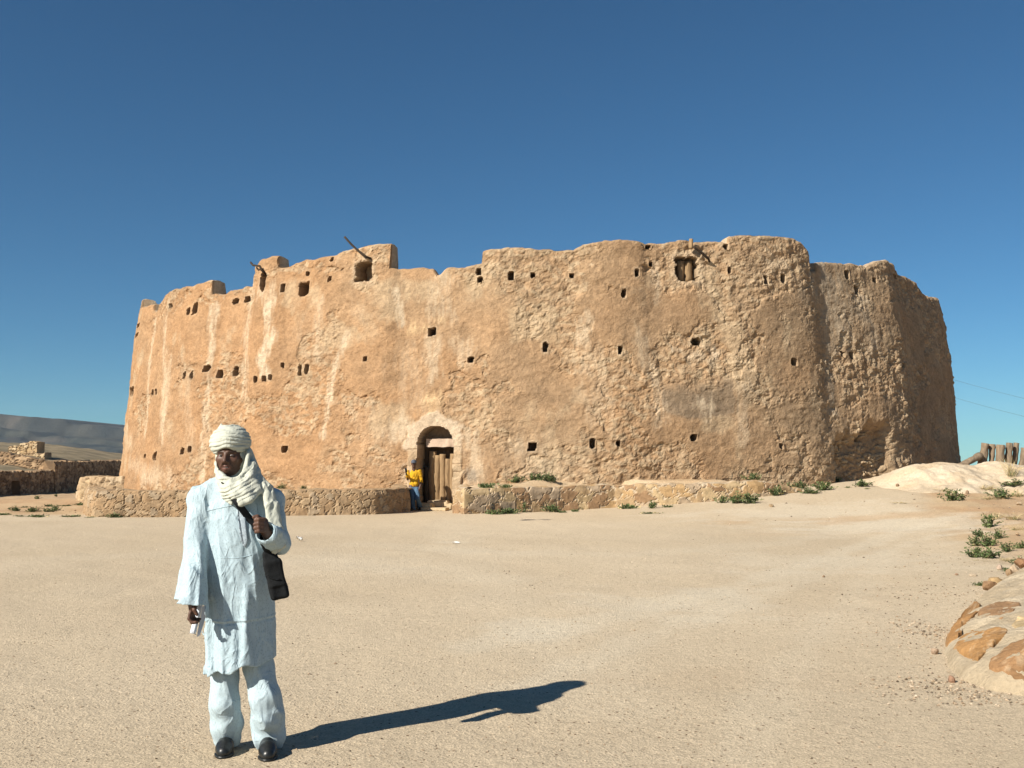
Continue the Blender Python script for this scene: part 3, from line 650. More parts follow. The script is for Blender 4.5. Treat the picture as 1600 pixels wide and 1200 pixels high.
# ---- the plank door: palm trunks behind the arch
def dpt(u, z, dep):
    """u across the doorway (-1..1), z up, dep metres behind the wall face."""
    a = (dm_ + u * dw) / 20.3; r = RB - dep
    return Vector((CX + r * math.sin(a), CY - r * math.cos(a), z))
door = empty('door', (0, 0, 0), None, None); door.parent = fort; door.location = (-CX, -CY, 0)
ztop = s_of(690, 697)[1]; zbot = .2
MAT_DOORB = simple_mat('dark_door_boards', (.075, .05, .03), .4, 10, .01, stretch=(2, 2, .3))
def slab(name, u0, u1, z0, z1, d0, d1, mat, parent, noise=.0, nu=8, nz=14, seed=0, dome=0.):
    """a thick board: front face with relief, sides and back."""
    us = np.linspace(u0, u1, nu); zs = np.linspace(z0, z1, nz); P = []
    F = [[dpt(u, z + noise * .6 * float(vnoise(np.array([u * 6 + seed]), np.array([z * 3.]))[0]) * (1 if 0 < j < nz - 1 else 1), d0 + noise * float(vnoise(np.array([u * 5. + seed]), np.array([z * 4.]))[0]) - dome * (1 - ((u - (u0+u1)/2) / ((u1-u0)/2)) ** 2)) for u in us] for j, z in enumerate(zs)]
    B = [[dpt(u, z, d1) for u in us] for z in zs]
    bm = bmesh.new(); f = [[bm.verts.new(p) for p in r] for r in F]; k = [[bm.verts.new(p) for p in r] for r in B]
    for j in range(nz - 1):
        for i in range(nu - 1):
            bm.faces.new((f[j][i], f[j][i+1], f[j+1][i+1], f[j+1][i])); bm.faces.new((k[j+1][i], k[j+1][i+1], k[j][i+1], k[j][i]))
        bm.faces.new((f[j][0], f[j+1][0], k[j+1][0], k[j][0])); bm.faces.new((f[j+1][-1], f[j][-1], k[j][-1], k[j+1][-1]))
    for i in range(nu - 1):
        bm.faces.new((f[-1][i], f[-1][i+1], k[-1][i+1], k[-1][i])); bm.faces.new((f[0][i+1], f[0][i], k[0][i], k[0][i+1]))
    bmesh.ops.recalc_face_normals(bm, faces=bm.faces)
    me = bpy.data.meshes.new(name); bm.to_mesh(me); bm.free()
    o = link(name, me, mat, parent)
    if parent is fort: o.location = (-CX, -CY, 0)
    return o
slab('door_board', -1.0, 1.0, zbot - .1, ztop + .05, DOOR_D - .1, DOOR_D - .02, MAT_DOORB, door, .02, 16)
MAT_LINTEL = simple_mat('pink_lintel_plaster', (.47, .355, .265), .2, 9, .02)
slab('lintel', -.66, 1.0, ztop - .02, ztop + .25, DOOR_D - .50, DOOR_D - .03, MAT_LINTEL, fort, .03, 10, 6, 4)
for i, (u, r, z1, mt) in enumerate([(-.72, .11, ztop - .7, MAT_DARKWOOD), (-.42, .13, ztop - .16, MAT_PALM), (-.12, .125, ztop - .3, MAT_PALM), (.20, .115, ztop - .26, MAT_PALM), (.5, .105, ztop - .42, MAT_PALM), (.80, .135, ztop - .25, MAT_PALM)]):  # leftmost trunk takes the dark wood: the recess shadow put into its colour
    pts = sub_pts([dpt(u + .03 * math.sin(i * 2), zbot + .04, DOOR_D - .2), dpt(u - .02, (zbot + z1) / 2, DOOR_D - .21), dpt(u + .02 * math.cos(i), z1, DOOR_D - .2)], 8)
    link('door_trunk', tube_np('door_trunk', pts, r, 12, .16, i), mt, door)
# ------------------------------------------------------------------ rubble walls swept along a plan line
def resample(P, step):
    P = np.array(P, float); seg = np.hypot(*np.diff(P[:, :2], axis=0).T); s = np.concatenate([[0], np.cumsum(seg)])
    n = max(int(s[-1] / step), 2); u = np.linspace(0, s[-1], n)
    return np.stack([np.interp(u, s, P[:, k]) for k in range(P.shape[1])], -1), u
def rubble_wall(P, step=.04, th=.5, size=(.42, .30), cols=None, mortar=(.50, .39, .25), seed=0, relief=.05, top_noise=.03, smooth=True, batter=.06, round_top=.05, soft=.14):
    """P: rows (x, y, z_bottom, z_top) walked with the open air on the right-hand side; solid wall of thickness th."""
    Q_, u = resample(P, step); n = len(u)
    T = np.gradient(Q_[:, :2], axis=0); T /= np.linalg.norm(T, axis=1)[:, None]
    k = 9; ker = np.ones(k) / k
    T = np.stack([np.convolve(np.pad(T[:, i], k // 2, mode='edge'), ker, 'valid') for i in (0, 1)], -1); T /= np.linalg.norm(T, axis=1)[:, None]
    Nn = np.stack([T[:, 1], -T[:, 0]], -1)
    zb, zt = Q_[:, 2], Q_[:, 3] + top_noise * fbm(u / .4, u * 0 + seed, octaves=3, seed=200 + seed)
    nz = max(int((zt - zb).max() / step), 3); v = np.linspace(0, 1, nz)[:, None]
    Z = zb + (zt - zb) * v; U = np.broadcast_to(u, Z.shape)
    wu = U + .28 * size[0] * fbm(U / size[0] * 2.2, Z / size[0] * 2.2, octaves=3, seed=201 + seed); wz = Z + .28 * size[0] * fbm(U / size[0] * 2.2, Z / size[0] * 2.2, octaves=3, seed=202 + seed)
    f1, f2, hid = worley(wu / size[0] + seed * 3.1, wz / size[1], seed=203 + seed)
    st = ss(.03, soft, f2 - f1)
    off = relief * st * (.5 + .5 * hid) + .02 * fbm(U / .3, Z / .3, octaves=3, seed=204 + seed) + batter * (1 - v) - round_top * ss(.85, 1.02, v)
    XY = Q_[None, :, :2] + off[..., None] * Nn[None]
    rows = [np.concatenate([XY, Z[..., None]], -1)]; cl = cols or [(.46, .31, .16), (.40, .29, .17), (.52, .40, .24), (.34, .22, .12), (.45, .36, .25)]
    ci = np.array(cl)[(hid * len(cl)).astype(int) % len(cl)] * (1 + .18 * fbm(U / .2, Z / .2, octaves=4, seed=205 + seed))[..., None]
    c = ci * st[..., None] + np.array(mortar) * (1 - st[..., None]); cc = [c]
    tp = 6
    for j in range(1, tp + 1):
        t = j / tp; zz = zt + .03 * math.sin(math.pi * t) + .02 * fbm(u / .25, u * 0 + j * .8, octaves=2, seed=206 + seed)
        rows.append(np.concatenate([Q_[:, :2] - Nn * (th * t), zz[:, None]], -1)[None]); cc.append(lerp3(mortar, cl[0], np.clip(.4 + fbm(u / .4, u * 0 + j * .5, octaves=3, seed=207 + seed), 0, 1))[None])
    for t in (.3, .7, 1.):
        rows.append(np.concatenate([Q_[:, :2] - Nn * th, (zt + (zb - zt) * t)[:, None]], -1)[None]); cc.append(np.broadcast_to(np.array(cl[1]), (1, n, 3)))
    V = np.concatenate(rows, 0); C_ = np.concatenate(cc, 0); nr = V.shape[0]
    q = grid_quads(nr, n); 
    # ends
    T_ = []; vv = V.reshape(-1, 3); extra = []; ec = []
    for j in (0, n - 1):
        ci_ = len(vv) + len(extra); extra.append(V[:, j].mean(0)); ec.append(np.array(cl[1]))
        for i in range(nr - 1):
            tri = (i * n + j, (i + 1) * n + j, ci_); T_.append(tri if j == 0 else tri[::-1])
        tri = ((nr - 1) * n + j, j, ci_); T_.append(tri if j == 0 else tri[::-1])
    return mesh_np('rubble', np.concatenate([vv, np.array(extra)]), q, np.concatenate([C_.reshape(-1, 3), np.array(ec)]), smooth, np.array(T_))
MAT_RUBBLE = simple_mat('mortared_rubble', None, .35, 16, .02, use_col=True)
def gp(px, py, zt_, sink=.25):
    p = on_ground(px, py); return (p[0], p[1], p[2] - sink, zt_)
# left platform front wall: from behind its left end, along the yard, curving in to the door
PL = [(-18.0, 43.6, -.8, .5), (-13.5, 32.6, -.3, .74), gp(139, 806, .76), gp(150, 807.5, .76), gp(300, 807, .74), gp(400, 806, .74), gp(500, 805, .74), gp(560, 804, .75), gp(584, 803.5, .73), gp(602, 802.8, .73)]
e = on_ground(617, 801); PL += [(e[0], e[1], e[2] - .25, .74), (e[0] + .32, e[1] + .9, e[2] - .2, .75)]
jl_ = wall_pos(635, 780, -.35); PL += [(jl_.x - .1, jl_.y - .45, -.2, .8), (jl_.x + .1, jl_.y + .05, -.2, .8)]
o = link('retaining_wall', rubble_wall(PL, .04, .5, (.26, .22), cols=[(.36, .24, .135), (.335, .23, .135), (.385, .275, .165), (.31, .21, .12), (.365, .275, .18)], mortar=(.335, .24, .145), seed=1, soft=.13, relief=.045, smooth=False), MAT_RUBBLE)
tag(o, 'low stone and mortar retaining wall left of the door, behind the man in white, curving in to the doorway', 'wall', 'low retaining walls'); o['label'] = 'low stone retaining wall left of the door, curving in towards the doorway'
PRt = []
j2 = wall_pos(709, 780, -.3); PRt += [(j2.x + .12, j2.y, -.2, .80), (j2.x + .12, j2.y - .6, -.2, .80)]
for px, py, tz in [(711, 802, .76), (726, 803, .76), (800, 801, .77), (880, 798, .79), (960, 793, .82), (1040, 788.5, .86), (1120, 782.5, .9), (1185, 776.5, .93), (1215, 773, .86), (1240, 770, .70), (1262, 768, .5)]:
    PRt.append(gp(px, py, tz))
for k in (-1, -2): PRt[k] = PRt[k][:3] + (PRt[k][2] + .25 + (.04 if k == -1 else .14),)
o = link('retaining_wall', rubble_wall(PRt, .04, .45, (.46, .33), cols=[(.38, .25, .125), (.34, .235, .13), (.41, .30, .17), (.28, .175, .095), (.36, .27, .18)], mortar=(.46, .37, .26), seed=2, soft=.09, relief=.045, smooth=False), MAT_RUBBLE)
tag(o, 'long low retaining wall of ochre stones in pale mortar running right from the door', 'wall', 'low retaining walls')
# earth filling between those walls and the fort
def terrace(name, P, inner_z, lip=.06, seed=0, drop=0.):
    Q_, u = resample(np.array(P, float), .25); n = len(u); K = 14
    rows = []; 
    for k in range(K + 1):
        t = k / K; dx, dy = Q_[:, 0] - CX, Q_[:, 1] - CY; r = np.hypot(dx, dy); rin = 19.9; rr = (r - .3) * (1 - t) + rin * t
        x, y = CX + dx / r * rr, CY + dy / r * rr
        z = (Q_[:, 3] - lip) * (1 - ss(0, .3, t)) + inner_z(u / u[-1]) * ss(0, .3, t) - drop * ss(.80, .97, u / u[-1]) + .05 * fbm(x / .8, y / .8, octaves=4, seed=220 + seed)
        rows.append(np.stack([x, y, z], -1))
    V = np.stack(rows); c = lerp3((.46, .33, .2), (.54, .42, .28), np.clip(.5 + fbm(V[..., 0] / .7, V[..., 1] / .7, octaves=4, seed=221), 0, 1))
    o = link(name, mesh_np(name, V.reshape(-1, 3), grid_quads(K + 1, n), c.reshape(-1, 3)), MAT_GROUND); tag(o, kind='structure'); return o
terrace('terrace', [p for p in PL[1:] ], lambda t: .30 + .45 * ss(.35, .85, t), seed=1)
terrace('terrace', PRt[1:], lambda t: .76 + .19 * ss(.06, .4, t) + .04 * t, seed=2, drop=.9)
def terrace_z(x, y): return .8 if x > -2 else .55
# upper tier at the far left end of the platform
UT = [(-18.75, 44.6, -.6, .80), (-18.5, 44.2, -.6, .93), (-17.3, 43.9, -.6, .95), (-16.4, 43.8, -.6, .93), (-15.3, 44.0, -.6, .9)]
o = link('low_wall', rubble_wall(UT, .045, .6, (.45, .36), cols=[(.42, .31, .185), (.37, .265, .16), (.45, .345, .225)], mortar=(.36, .265, .165), seed=3, relief=.12, top_noise=.07), MAT_RUBBLE)
tag(o, 'short low wall of rounded pale stones against the fort at far left', 'wall')
# stones at the threshold
def rock_mesh(name, size, seed=0, flat=0., col=(.45, .3, .17), rough=.22, sub=3):
    bm = bmesh.new(); bmesh.ops.create_icosphere(bm, subdivisions=sub, radius=1)
    r = np.random.default_rng(seed); planes = r.normal(size=(9, 3)); planes /= np.linalg.norm(planes, axis=1)[:, None]; dist = r.uniform(.62, .95, 9)
    P = np.array([v.co[:] for v in bm.verts])
    for nrm, d_ in zip(planes, dist):
        over = P @ nrm - d_; P -= np.clip(over, 0, None)[:, None] * nrm * .92
    P *= (1 + rough * .5 * fbm(P[:, 0] * 2 + seed, P[:, 1] * 2, P[:, 2] * 2, octaves=4, seed=seed))[:, None]
    P *= np.array(size) / 2 / np.abs(P).max(0)
    P[:, 2] += -P[:, 2].min() - .12 * size[2]
    for v, p in zip(bm.verts, P): v.co = p
    me = bpy.data.meshes.new(name); bm.to_mesh(me); bm.free()
    me.polygons.foreach_set('use_smooth', np.zeros(len(me.polygons), bool))
    n = len(me.vertices); c = np.array(col) * (1 + .25 * fbm(P[:, 0] / size[0] * 6, P[:, 1] / size[0] * 6, P[:, 2] / size[0] * 6, octaves=4, seed=seed + 3))[:, None]
    at = me.color_attributes.new('Col', 'FLOAT_COLOR', 'POINT'); c4 = np.ones((n, 4), F32); c4[:, :3] = np.clip(c, 0, 1); at.data.foreach_set('color', c4.ravel())
    return me
MAT_ROCK = simple_mat('ochre_rock', None, .35, 22, .02, use_col=True)
def block(name, c, size, rot, seed, col):
    bm = bmesh.new(); bmesh.ops.create_cube(bm, size=1); bmesh.ops.scale(bm, vec=size, verts=bm.verts)
    bmesh.ops.bevel(bm, geom=list(bm.edges), offset=min(size) * .18, segments=2, affect='EDGES'); bmesh.ops.subdivide_edges(bm, edges=list(bm.edges), cuts=2, use_grid_fill=True)
    P = np.array([v.co[:] for v in bm.verts]); P += .10 * min(size) * np.stack([fbm(P[:, 0] * 6 + k * 5, P[:, 1] * 6, P[:, 2] * 6, octaves=3, seed=seed + k) for k in range(3)], -1)
    for v, p in zip(bm.verts, P): v.co = p
    me = bpy.data.meshes.new(name); bm.to_mesh(me); bm.free(); n = len(me.vertices)
    at = me.color_attributes.new('Col', 'FLOAT_COLOR', 'POINT'); c4 = np.ones((n, 4), F32); c4[:, :3] = np.clip(np.array(col) * (1 + .2 * fbm(P[:, 0] * 8, P[:, 1] * 8, P[:, 2] * 8, seed=seed)[:, None]), 0, 1); at.data.foreach_set('color', c4.ravel())
    o = link(name, me, MAT_ROCK); o.location = c; o.rotation_euler = (0, 0, rot); return o
dd_ = math.radians(-10)
for i, (px, py, w, d_, h, dep, lab) in enumerate([(664, 790, .46, .5, .24, .28, 'pale squared stone at the left of the door sill beside the man in yellow'), (679, 785, .72, .35, .22, .62, 'long pale slab laid as the sill under the plank door'), (700, 790.5, .20, .26, .24, .42, 'small pale stone at the right foot of the doorway'), (681, 792, .85, .5, .10, -.02, 'thin flat slab lying in front of the door sill')]):
    a, _ = pix2wall(px, 780); r = RB - dep + .08
    p = (CX + r * math.sin(a), CY - r * math.cos(a), gz(CX + r * math.sin(a), CY - r * math.cos(a)) + h * .42 + (.10 if i == 1 else 0))
    tag(block('doorstep_stone', p, (w, d_, h), dd_, 300 + i, (.56, .44, .28)), lab, 'stone', 'stones at the doorstep')

# ------------------------------------------------------------------ mound of pale sand on the right and what stands behind it
CREST = [(1350, 757), (1372, 752), (1390, 746), (1406, 738), (1424, 728), (1445, 724), (1468, 721.5), (1488, 723.5), (1505, 726), (1520, 727), (1536, 724.5), (1556, 719.8), (1575, 722), (1600, 727), (1640, 731), (1720, 728), (1800, 740), (1880, 757)]
cw = np.array([on_plane(x, y, 34.5) for x, y in CREST])
mxs = np.linspace(cw[0, 0] - .5, cw[-1, 0] + 1, 330); mys = np.linspace(29.6, 40.5, 170); MX, MY = np.meshgrid(mxs, mys)
cz = np.interp(MX, cw[:, 0], cw[:, 2]); g_ = ground_z(MX, MY); gc = ground_z(mxs, mxs * 0 + 34.5)[None, :]
tt = np.where(MY < 34.5, (MY - 30.6 - .5 * fbm(MX / 1.6, MX * 0, seed=230)) / 3.9, 1 - (MY - 34.5) / 3.6)
prf = np.clip(tt, 0, 1); prf = prf * prf * (3 - 2 * prf) * .6 + prf * .4
lf_ = ss(0, 1.6, MX - mxs[0])
MZ = g_ - .2 * (1 - lf_) + (cz - gc) * prf * lf_ + lf_ * (.10 * fbm(MX / 1.0, MY / .8, octaves=6, seed=231, gain=.58) + .012 * fbm(MX / .25, MY / .25, octaves=3, seed=235)) * ss(.08, .5, prf) * (1 - .75 * ss(.9, 1, prf)) * 1.0 - .12 * (1 - ss(0, .15, prf)) 
mc = lerp3((.50, .405, .285), (.59, .49, .36), np.clip(.5 + fbm(MX / .7, MY / .7, octaves=5, seed=232), 0, 1))
ft = ss(.30, .05, prf + .15 * fbm(MX / .5, MY / .5, octaves=4, seed=236))[..., None]; mc = mc * (1 - ft) + np.array((.50, .40, .275)) * ft
ex = (ss(.25, .7, fbm(MX / .8 + 3, MY / .5, octaves=5, seed=233)) * .3)[..., None]; mc = mc * (1 - ex) + np.array((.50, .35, .2)) * ex
o = link('sand_mound', mesh_np('sand_mound', np.stack([MX, MY, MZ], -1).reshape(-1, 3), grid_quads(170, 330), mc.reshape(-1, 3)), MAT_GROUND); tag(o, kind='structure')
def mound_z(x, y):
    if mxs[0] < x < mxs[-1] and 29.6 < y < 40.5:
        i = int((y - mys[0]) / (mys[1] - mys[0])); j = int((x - mxs[0]) / (mxs[1] - mxs[0])); return max(gz(x, y), float(MZ[min(i, 169), min(j, 329)]))
    return gz(x, y)
MAT_LOG = simple_mat('grey_weathered_log', (.235, .175, .118), .55, 9, .04, stretch=(1.6, 1.6, .3))
def palm_log(pxs, w, yd, seed, lab, lean=None, sink=1.0):
    (x0, y0), (x1, y1) = pxs; a = Vector(on_plane(x0, y0, yd)); b_ = Vector(on_plane(x1, y1, yd + (lean or 0))); a -= (b_ - a).normalized() * sink
    me = tube_np('log_post', sub_pts([a, b_], 16), [w * .5 * (1 + .06 * math.sin(k * 2.1 + seed)) for k in range(17)], 14, .2, seed)
    o = link('log_post', me, MAT_LOG); tag(o, lab, 'log', 'palm logs behind the sand mound'); return o
S = 38.5 / 1600
for i, (pp, w, yd, lab) in enumerate([(((1534, 728), (1540, 693)), 12 * S, 38.5, 'leftmost of the upright palm logs, beside the leaning one'), (((1549, 728), (1550, 694)), 9 * S, 38.6, 'thin upright palm log, second from the left in its row'), (((1562, 726), (1563.5, 695)), 12.5 * S, 38.4, 'thick upright palm log with a gap on its right'),
   (((1575, 728), (1577.5, 692)), 11 * S, 38.5, 'pale upright palm log, left one of the close pair'), (((1584, 730), (1588.5, 692)), 8 * S, 38.7, 'slightly tilted thin palm log, right one of the close pair'), (((1597, 732), (1601, 700)), 11 * S, 38.5, 'upright palm log cut by the right edge of the photo')]):
    palm_log(pp, w, yd, i, lab)
palm_log(((1500, 729), (1533, 711)), 11 * S, 38.0, 9, 'palm log leaning low towards the fort, left of the upright ones', .3, .6)
MAT_WIRE = simple_mat('grey_cable', (.10, .10, .105), .1, 5, 0)
def wire(p0, p1, sag, lab):
    a, b_ = Vector(p0), Vector(p1); pts = [a.lerp(b_, k / 40) - Vector((0, 0, sag * 4 * (k / 40) * (1 - k / 40))) for k in range(41)]
    o = link('power_line', tube_np('power_line', pts, .0065, 5), MAT_WIRE); tag(o, lab, 'wire', 'wires at the right')
wire(on_plane(1420, 571, 62), on_plane(1760, 655, 50), .25, 'upper thin wire crossing the sky right of the fort')
wire(on_plane(1420, 598, 62), on_plane(1760, 684, 50), .25, 'lower thin wire crossing the sky right of the fort')

# ------------------------------------------------------------------ ruined stone houses at the left
DKW = [(.38, .25, .14), (.28, .185, .105), (.46, .32, .19), (.20, .13, .075)]
def earth_roof(name, x0, x1f, y0, y1, z0, z1, parent, seed, thick=.3):
    """sloping earth roof: front edge follows x = x0(y), rises away from it."""
    ys = np.linspace(y0, y1, 70); t = np.linspace(0, 1, 46); T, Y = np.meshgrid(t, ys)
    X = x0(Y) + (x1f - x0(Y)) * T; Z = z0 + (z1 - z0) * np.sin(T * math.pi * .62) / math.sin(math.pi * .62) + .10 * fbm(X / 1.4, Y / 1.4, octaves=4, seed=seed)
    top = np.stack([X, Y, Z], -1); P = np.concatenate([top, (top - [0, 0, thick])[::1]], 0).reshape(-1, 3); n = T.size
    q1 = grid_quads(70, 46); q = np.concatenate([q1, q1[:, ::-1] + n])
    nc = 46; rim = list(range(nc)) + [r * nc + nc - 1 for r in range(1, 70)] + [69 * nc + c for c in range(nc - 2, -1, -1)] + [r * nc for r in range(68, 0, -1)]
    rq = [(rim[i], rim[(i + 1) % len(rim)], rim[(i + 1) % len(rim)] + n, rim[i] + n) for i in range(len(rim))]
    c = lerp3((.19, .155, .098), (.29, .23, .145), np.clip(.5 + fbm(X / 1.1, Y / 1.1, octaves=5, seed=seed + 1), 0, 1)).reshape(-1, 3)
    o = link(name, mesh_np(name, P, np.concatenate([q, np.array(rq)[:, ::-1]]), np.concatenate([c, c])), MAT_RUBBLE, parent); return o
hut = empty('stone_house', (-38, 74, 0), 'low ruined stone house with a dark doorway and earth roof at the left edge', 'house', 'ruined stone houses')
def kid(o, root): o.parent = root; o.location = -root.location; return o
fx = lambda y: -38.5 + (y - 66) * (1.9 / 16)
# facade walked so that the open side (+x) is on the right: from far to near
dy0, dy1 = 76.6, 78.6                                             # the doorway gap in the facade
# doorway (px 20-33): positions along the facade
def fy(px):
    ys = np.linspace(60, 100, 4000); pxs = 800 + 1600 * fx(ys) / ys; return float(np.interp(px, pxs, ys))
ya, yb = fy(20), fy(33); ye = fy(85)
zt_h = .80
kid(link('wall', rubble_wall([(fx(ye) , ye, -1.1, zt_h + .05), (fx(yb), yb, -1.1, zt_h)][::-1], .07, .7, (.34, .22), DKW, (.17, .115, .07), 11, .11, .12, False), MAT_RUBBLE), hut)
kid(link('wall', rubble_wall([(fx(ya), ya, -1.1, zt_h), (fx(60), 60, -1.1, zt_h - .05)][::-1], .07, .7, (.34, .22), DKW, (.17, .115, .07), 12, .11, .12, False), MAT_RUBBLE), hut)
kid(link('lintel', rubble_wall([(fx(yb) , yb, .12, zt_h), (fx(ya), ya, .12, zt_h)][::-1], .09, .7, (.6, .4), DKW, (.36, .27, .18), 13, .11, .12, False), MAT_RUBBLE), hut)
kid(link('wall', rubble_wall([(fx(ye) - .6, ye - .05, -1.1, zt_h), (fx(ye) - 9, ye + .6, -1.1, zt_h)][::-1], .12, .6, (.36, .24), DKW, (.2, .14, .085), 14, .11, .12, False), MAT_RUBBLE), hut)
mi = simple_mat('shade_toned_inner_wall', (.05, .037, .026), .3, 4, .02)  # near-black colour paints in the shade inside the doorway
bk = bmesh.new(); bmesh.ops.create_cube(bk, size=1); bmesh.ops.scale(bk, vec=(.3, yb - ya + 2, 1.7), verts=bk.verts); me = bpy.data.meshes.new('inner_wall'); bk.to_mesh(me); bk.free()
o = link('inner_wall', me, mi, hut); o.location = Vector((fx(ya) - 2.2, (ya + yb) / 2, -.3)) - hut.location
kid(earth_roof('roof', lambda y: fx(y) - .35, -50, 60, ye, zt_h - .02, 1.75, None, 241), hut)
hb = empty('stone_house', (-38, 92, 0), 'long taller ruined house in shade with a pale earth roof, beside the fort', 'house', 'ruined stone houses')
fb = lambda y: -36.6 + (y - 82) * (-1.2 / 18)
yB0 = fy(85) + .15
kid(link('wall', rubble_wall([(fb(112), 112, -1.4, 1.66), (fb(100), 100, -1.3, 1.62), (fb(90), 90, -1.2, 1.58), (fb(yB0), yB0, -1.2, 1.62)][::-1], .09, .8, (.38, .24), DKW, (.17, .115, .07), 15, .11, .12, False), MAT_RUBBLE), hb)
kid(link('wall', rubble_wall([(fb(yB0) - .5 + (-58 - fb(yB0) + .5) * q, yB0 + .1 + q, -1.2, 1.6 + 1.77 * math.sin(q * math.pi * .62) / math.sin(math.pi * .62) if q else 1.58) for q in (0, .1, .2, .35, .5, .75, 1)][::-1], .12, .6, (.38, .24), DKW, (.2, .14, .085), 16, .11, .12, False), MAT_RUBBLE), hb)
kid(earth_roof('roof', lambda y: fb(y) - .5, -58, yB0 + .3, 114, 1.58, 3.35, None, 251), hb)
# broken stub of wall standing on the roofs
def at_px(px, y): return (px - 800) / 1600 * y
RU = [(at_px(61, 87), 87.0, .4, 3.1), (at_px(13, 84), 84, .4, 2.2)]
rp = [(at_px(58, 86) + .0, 88.2, .2, 2.55), (at_px(55, 85), 85.3, .2, 3.25)]
ruin = empty('ruined_wall', (at_px(35, 85), 85, 0), 'broken sunlit stub of stone wall rising above the low house roofs at left', 'ruin')
def zpx(py, y): return CAM_H + y * (SP + (600 - py) / 1600 * CP) / (CP - (600 - py) / 1600 * SP)
prof = [(14, 709), (14.5, 700), (21, 697), (26, 696), (38, 693), (46, 691.5), (52, 690.5), (60, 690.5)]
fr = [(at_px(x, 85), 85, .3, zpx(y, 85)) for x, y in prof]
kid(link('wall', rubble_wall(fr, .06, 1.3, (.34, .24), [(.50, .35, .19), (.44, .31, .18), (.55, .42, .26)], (.24, .17, .1), 17, .11, .12, False), MAT_RUBBLE), ruin)
fr = [(at_px(58, 84.2), 84.2, .3, zpx(711, 84.2)), (at_px(64, 84.2), 84.2, .3, zpx(708.5, 84.2)), (at_px(72, 84.2), 84.2, .3, zpx(708, 84.2))]
kid(link('wall', rubble_wall(fr, .06, 1.2, (.34, .24), [(.44, .31, .18), (.50, .38, .23)], (.24, .17, .1), 18, .11, .12, False), MAT_RUBBLE), ruin)

# ------------------------------------------------------------------ mortared stone border at the right
BOUT = np.array([on_ground(x, y)[:2] for x, y in [(1530, 938), (1500, 968), (1478, 1000), (1474, 1020), (1481, 1042), (1500, 1062), (1545, 1079), (1600, 1088)]])
BOUT = np.concatenate([[[BOUT[0, 0] + 1.2, BOUT[0, 1] + 1.8]], BOUT, [[5.5, 6.95], [9, 7.2], [9.2, 13.8], [7.2, 14.2]]])
def seg_dist(X, Y, P):
    d = np.full(X.shape, 99.)
    for (x0, y0), (x1, y1) in zip(P, np.roll(P, -1, 0)):
        dx, dy = x1 - x0, y1 - y0; t = np.clip(((X - x0) * dx + (Y - y0) * dy) / (dx * dx + dy * dy + 1e-9), 0, 1); d = np.minimum(d, np.hypot(X - x0 - t * dx, Y - y0 - t * dy))
    ins = np.zeros(X.shape, bool)
    for (x0, y0), (x1, y1) in zip(P, np.roll(P, -1, 0)):
        c = ((y0 > Y) != (y1 > Y)) & (X < (x1 - x0) * (Y - y0) / (y1 - y0 + 1e-12) + x0); ins ^= c
    return np.where(ins, d, -d)
def bank_z(X, Y, noise=True):
    X = np.asarray(X, float); Y = np.asarray(Y, float)
    d = seg_dist(X, Y, BOUT); h = .36 * (1 - np.exp(-np.clip(d, 0, 9) / .5)) + .04 * ss(.0, .06, d)
    z = ground_z(X, Y) + h - .05 * (d < 0)
    if noise: z = z + .034 * fbm(X / .28, Y / .28, octaves=5, seed=261, gain=.58) * ss(0, .15, d)
    return z
bx = np.linspace(2.9, 9.3, 215); by = np.linspace(6.6, 14.4, 260); BX, BY = np.meshgrid(bx, by); BZ = bank_z(BX, BY)
din = seg_dist(BX, BY, BOUT)
bc = lerp3((.40, .32, .215), (.49, .405, .285), np.clip(.5 + fbm(BX / .4, BY / .4, octaves=5, seed=262), 0, 1)); so = ss(1.1, 1.7, din)[..., None]
bc = bc * (1 - so) + lerp3((.50, .37, .22), (.56, .44, .29), np.clip(.5 + fbm(BX / .5, BY / .5, octaves=4, seed=263), 0, 1)) * so
q = grid_quads(260, 215); keep = din.ravel()[q].max(1) > -.06; q = q[keep]; u_, inv = np.unique(q.ravel(), return_inverse=True)
border = empty('stone_border', (4.5, 8.5, 0), 'sloping border of big flat ochre stones set in mortar at lower right', 'border')
MAT_MORTAR = simple_mat('rough_mortar', None, .22, 26, .025, use_col=True)
kid(link('mortar', mesh_np('mortar', np.stack([BX, BY, BZ], -1).reshape(-1, 3)[u_], inv.reshape(-1, 4), bc.reshape(-1, 3)[u_]), MAT_MORTAR), border)
STN = [([(1516, 944), (1533, 947), (1525, 961), (1505, 983), (1497, 996), (1480, 1011), (1475.5, 1012), (1477.5, 997), (1487, 977), (1500, 959)], (.36, .195, .078)),
       ([(1527, 962), (1535, 951), (1550, 945), (1577, 943), (1592, 942), (1594, 947), (1580, 961), (1564, 970), (1545, 967)], (.31, .185, .095)),
       ([(1488, 1017), (1500, 998), (1519, 987), (1556, 984), (1576, 986.5), (1572, 996), (1561, 1001), (1551, 1012), (1527, 1034), (1511, 1026)], (.37, .205, .082)),
       ([(1546.5, 1049), (1546.5, 1033), (1572, 1015), (1600, 1001), (1622, 1006), (1640, 1040), (1634, 1064), (1600, 1066), (1583, 1062), (1567, 1055)], (.29, .165, .078)),
       ([(1581, 980), (1593, 964), (1609, 961), (1624, 968), (1618, 985), (1593, 985)], (.54, .40, .22))]
def on_bank(px, py):
    d = ray(px, py); t = 4.
    while t < 20:
        p = np.array([0, 0, CAM_H]) + d * t
        if p[2] <= float(bank_z(np.array([p[0]]), np.array([p[1]]), False)[0]): return p
        t += .03
    return p
